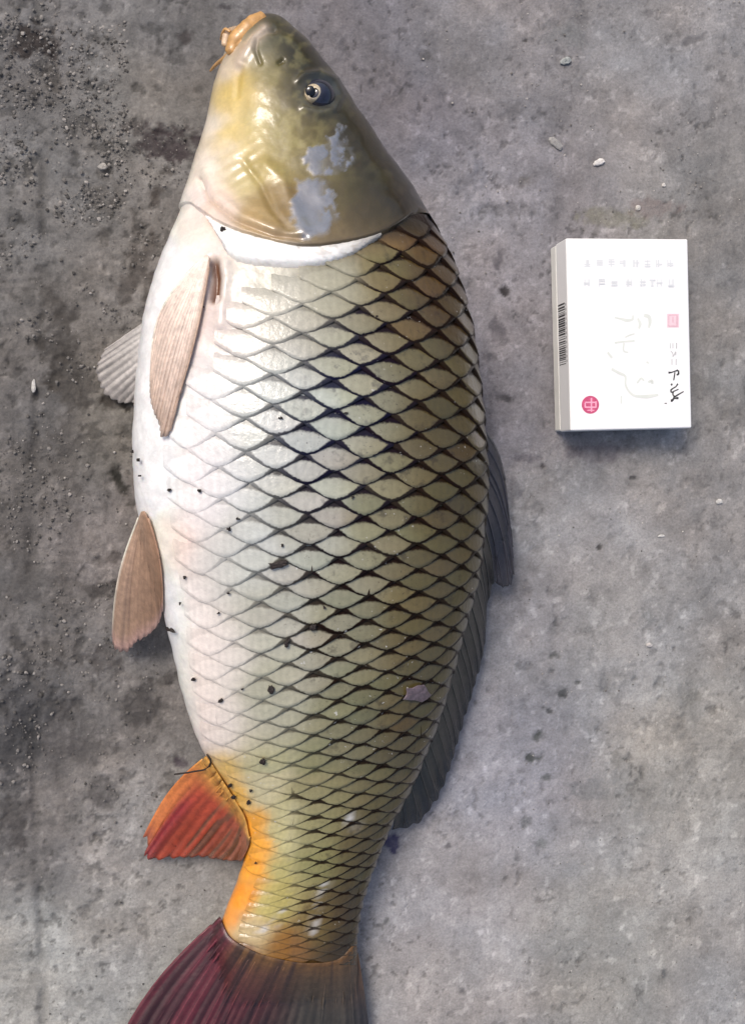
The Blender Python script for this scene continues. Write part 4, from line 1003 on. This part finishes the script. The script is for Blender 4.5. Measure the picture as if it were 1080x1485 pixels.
# ------------------------------------------------------------------ gravel and pebbles
ico_v = []; ph = (1 + 5 ** .5) / 2
for a, b in ((-1, ph), (1, ph), (-1, -ph), (1, -ph)): ico_v.append((a, b, 0))
for a, b in ((-1, ph), (1, ph), (-1, -ph), (1, -ph)): ico_v.append((0, a, b))
for a, b in ((ph, -1), (ph, 1), (-ph, -1), (-ph, 1)): ico_v.append((a, 0, b))
ico_v = np.array(ico_v) / np.linalg.norm(ico_v[0])
ico_f = np.array([(0,11,5),(0,5,1),(0,1,7),(0,7,10),(0,10,11),(1,5,9),(5,11,4),(11,10,2),(10,7,6),(7,1,8),(3,9,4),(3,4,2),(3,2,6),(3,6,8),(3,8,9),(4,9,5),(2,4,11),(6,2,10),(8,6,7),(9,8,1)])
M_grav = mat_fin('gravel_grains', 0.9, 0.0)
spots = []
def scatter(n, x0, x1, y0, y1, rmin, rmax, thr=0.45):
    k = 0
    while k < n:
        x = x0 + rng.rand() * (x1 - x0); y = y0 + rng.rand() * (y1 - y0)
        if fbm(np.array([x/60]), np.array([y/60]), 3, 2)[0] < thr: 
            if rng.rand() < 0.85: continue
        spots.append((x, y, rmin + (rmax - rmin) * rng.rand() ** 3)); k += 1
scatter(1200, -30, 130, -20, 420, 0.00025, 0.0010); scatter(500, 115, 185, 30, 330, 0.0003, 0.0010, 0.4); scatter(350, 130, 270, 170, 480, 0.0003, 0.0009)
scatter(800, -30, 130, 420, 1150, 0.0003, 0.0010); scatter(350, 130, 230, 480, 1200, 0.0003, 0.0008); scatter(350, 600, 1090, -10, 400, 0.0002, 0.0006); scatter(450, 740, 1090, 700, 1480, 0.0002, 0.0005); scatter(120, 60, 300, 1150, 1480, 0.0002, 0.0005)
V = []; F = []; C = []
for i, (x, y, r) in enumerate(spots):
    v = ico_v * (0.75 + 0.5 * rng.rand(12, 1)) * r * np.array([1, 0.8 + 0.3*rng.rand(), 0.7]); a = rng.rand() * 6.28
    v = np.stack([v[:, 0]*math.cos(a) - v[:, 1]*math.sin(a), v[:, 0]*math.sin(a) + v[:, 1]*math.cos(a), v[:, 2]], 1) + P(x, y, 0) + np.array([0, 0, r*0.15 - 0.0001])
    V.append(v); F.append(ico_f + 12*i); g_ = 74 + 70 * rng.rand() if rng.rand() < 0.94 else 160; g_ *= 1 + 0.25 * (x > 550)
    C.append(np.broadcast_to(lin((g_, g_*0.97, g_*0.94)), (12, 3)))
o = obj('gravel', mk_mesh('gravel', np.concatenate(V), np.concatenate(F), M_grav, np.concatenate(C), None, False)); tag(o, 'fine loose grey grit scattered over the concrete', 'gravel', kind='stuff')
def pebble(x, y, sx, sy, rgb, lab, name='pebble', ang=0.0, seed=0, hz=0.6):
    r = np.random.RandomState(seed); v, f = uvs((0, 0, 0), 1.0, 1.0, (0, 0, 1), 10, 7)
    v = np.array(v); d = 0.82 + 0.4 * vnoise(v[:, 0]*1.6 + seed*7, v[:, 1]*1.6 + v[:, 2]*2, seed % 8)
    v = v * (d[:, None] + 0.3 * (r.rand(len(v), 1) - 0.5)); v[:, 1] += 0.35 * v[:, 0] ** 2 * (r.rand() - 0.5); v[:, 0] *= 1 - 0.25 * v[:, 1]; v = v * np.array([sx, sy, min(sx, sy)*hz]) * 0.00024; v = np.stack([v[:, 0]*math.cos(ang) - v[:, 1]*math.sin(ang), v[:, 0]*math.sin(ang) + v[:, 1]*math.cos(ang), v[:, 2]], 1)
    o = obj(name, poly_mesh(name, v, f, simple('stone_' + name, rgb, 0.7, 0, 900, 0.2), False)); o.location = tuple(P(x, y, min(sx, sy)*hz*0.00031*0.5)); tag(o, lab, name.replace('_', ' ')); return o
pebble(868,235,13,6,(214,210,206),'small white angular stone chip above the white carton', 'stone_chip', 0.35, 1)
pebble(806,208,16,8,(150,148,146),'pale grey lump of mortar in the rough spot right of the carp\'s head', 'mortar_lump', -0.7, 2)
pebble(150,241,8,7,(160,156,150),'pale round pebble in the grit left of the carp\'s gill', 'pebble', 0, 3)
pebble(962,268,4,4,(208,204,198),'tiny white pebble below and right of the white stone chip', 'pebble', 0, 4)
pebble(925,301,6,5,(196,192,186),'small pale pebble just above the top edge of the white carton', 'pebble', 0.3, 5)
pebble(958,777,7,3,(204,202,198),'thin whitish chip on smooth concrete well below the white carton', 'stone_chip', 0.1, 6)
pebble(941,935,6,4,(196,190,186),'pale chip on the concrete at the lower right, below the thin whitish chip', 'stone_chip', 0, 7)
pebble(49,560,4,12,(190,188,184),'narrow upright whitish chip in the furrow near the left edge', 'stone_chip', 0, 8)
pebble(1042,727,7,5,(196,194,190),'pale pebble near the right edge below the white carton', 'pebble', 0, 9)
pebble(820,88,12,7,(150,154,152),'grey green lump of mortar near the top edge, right of the carp', 'mortar_lump', 0.2, 10)
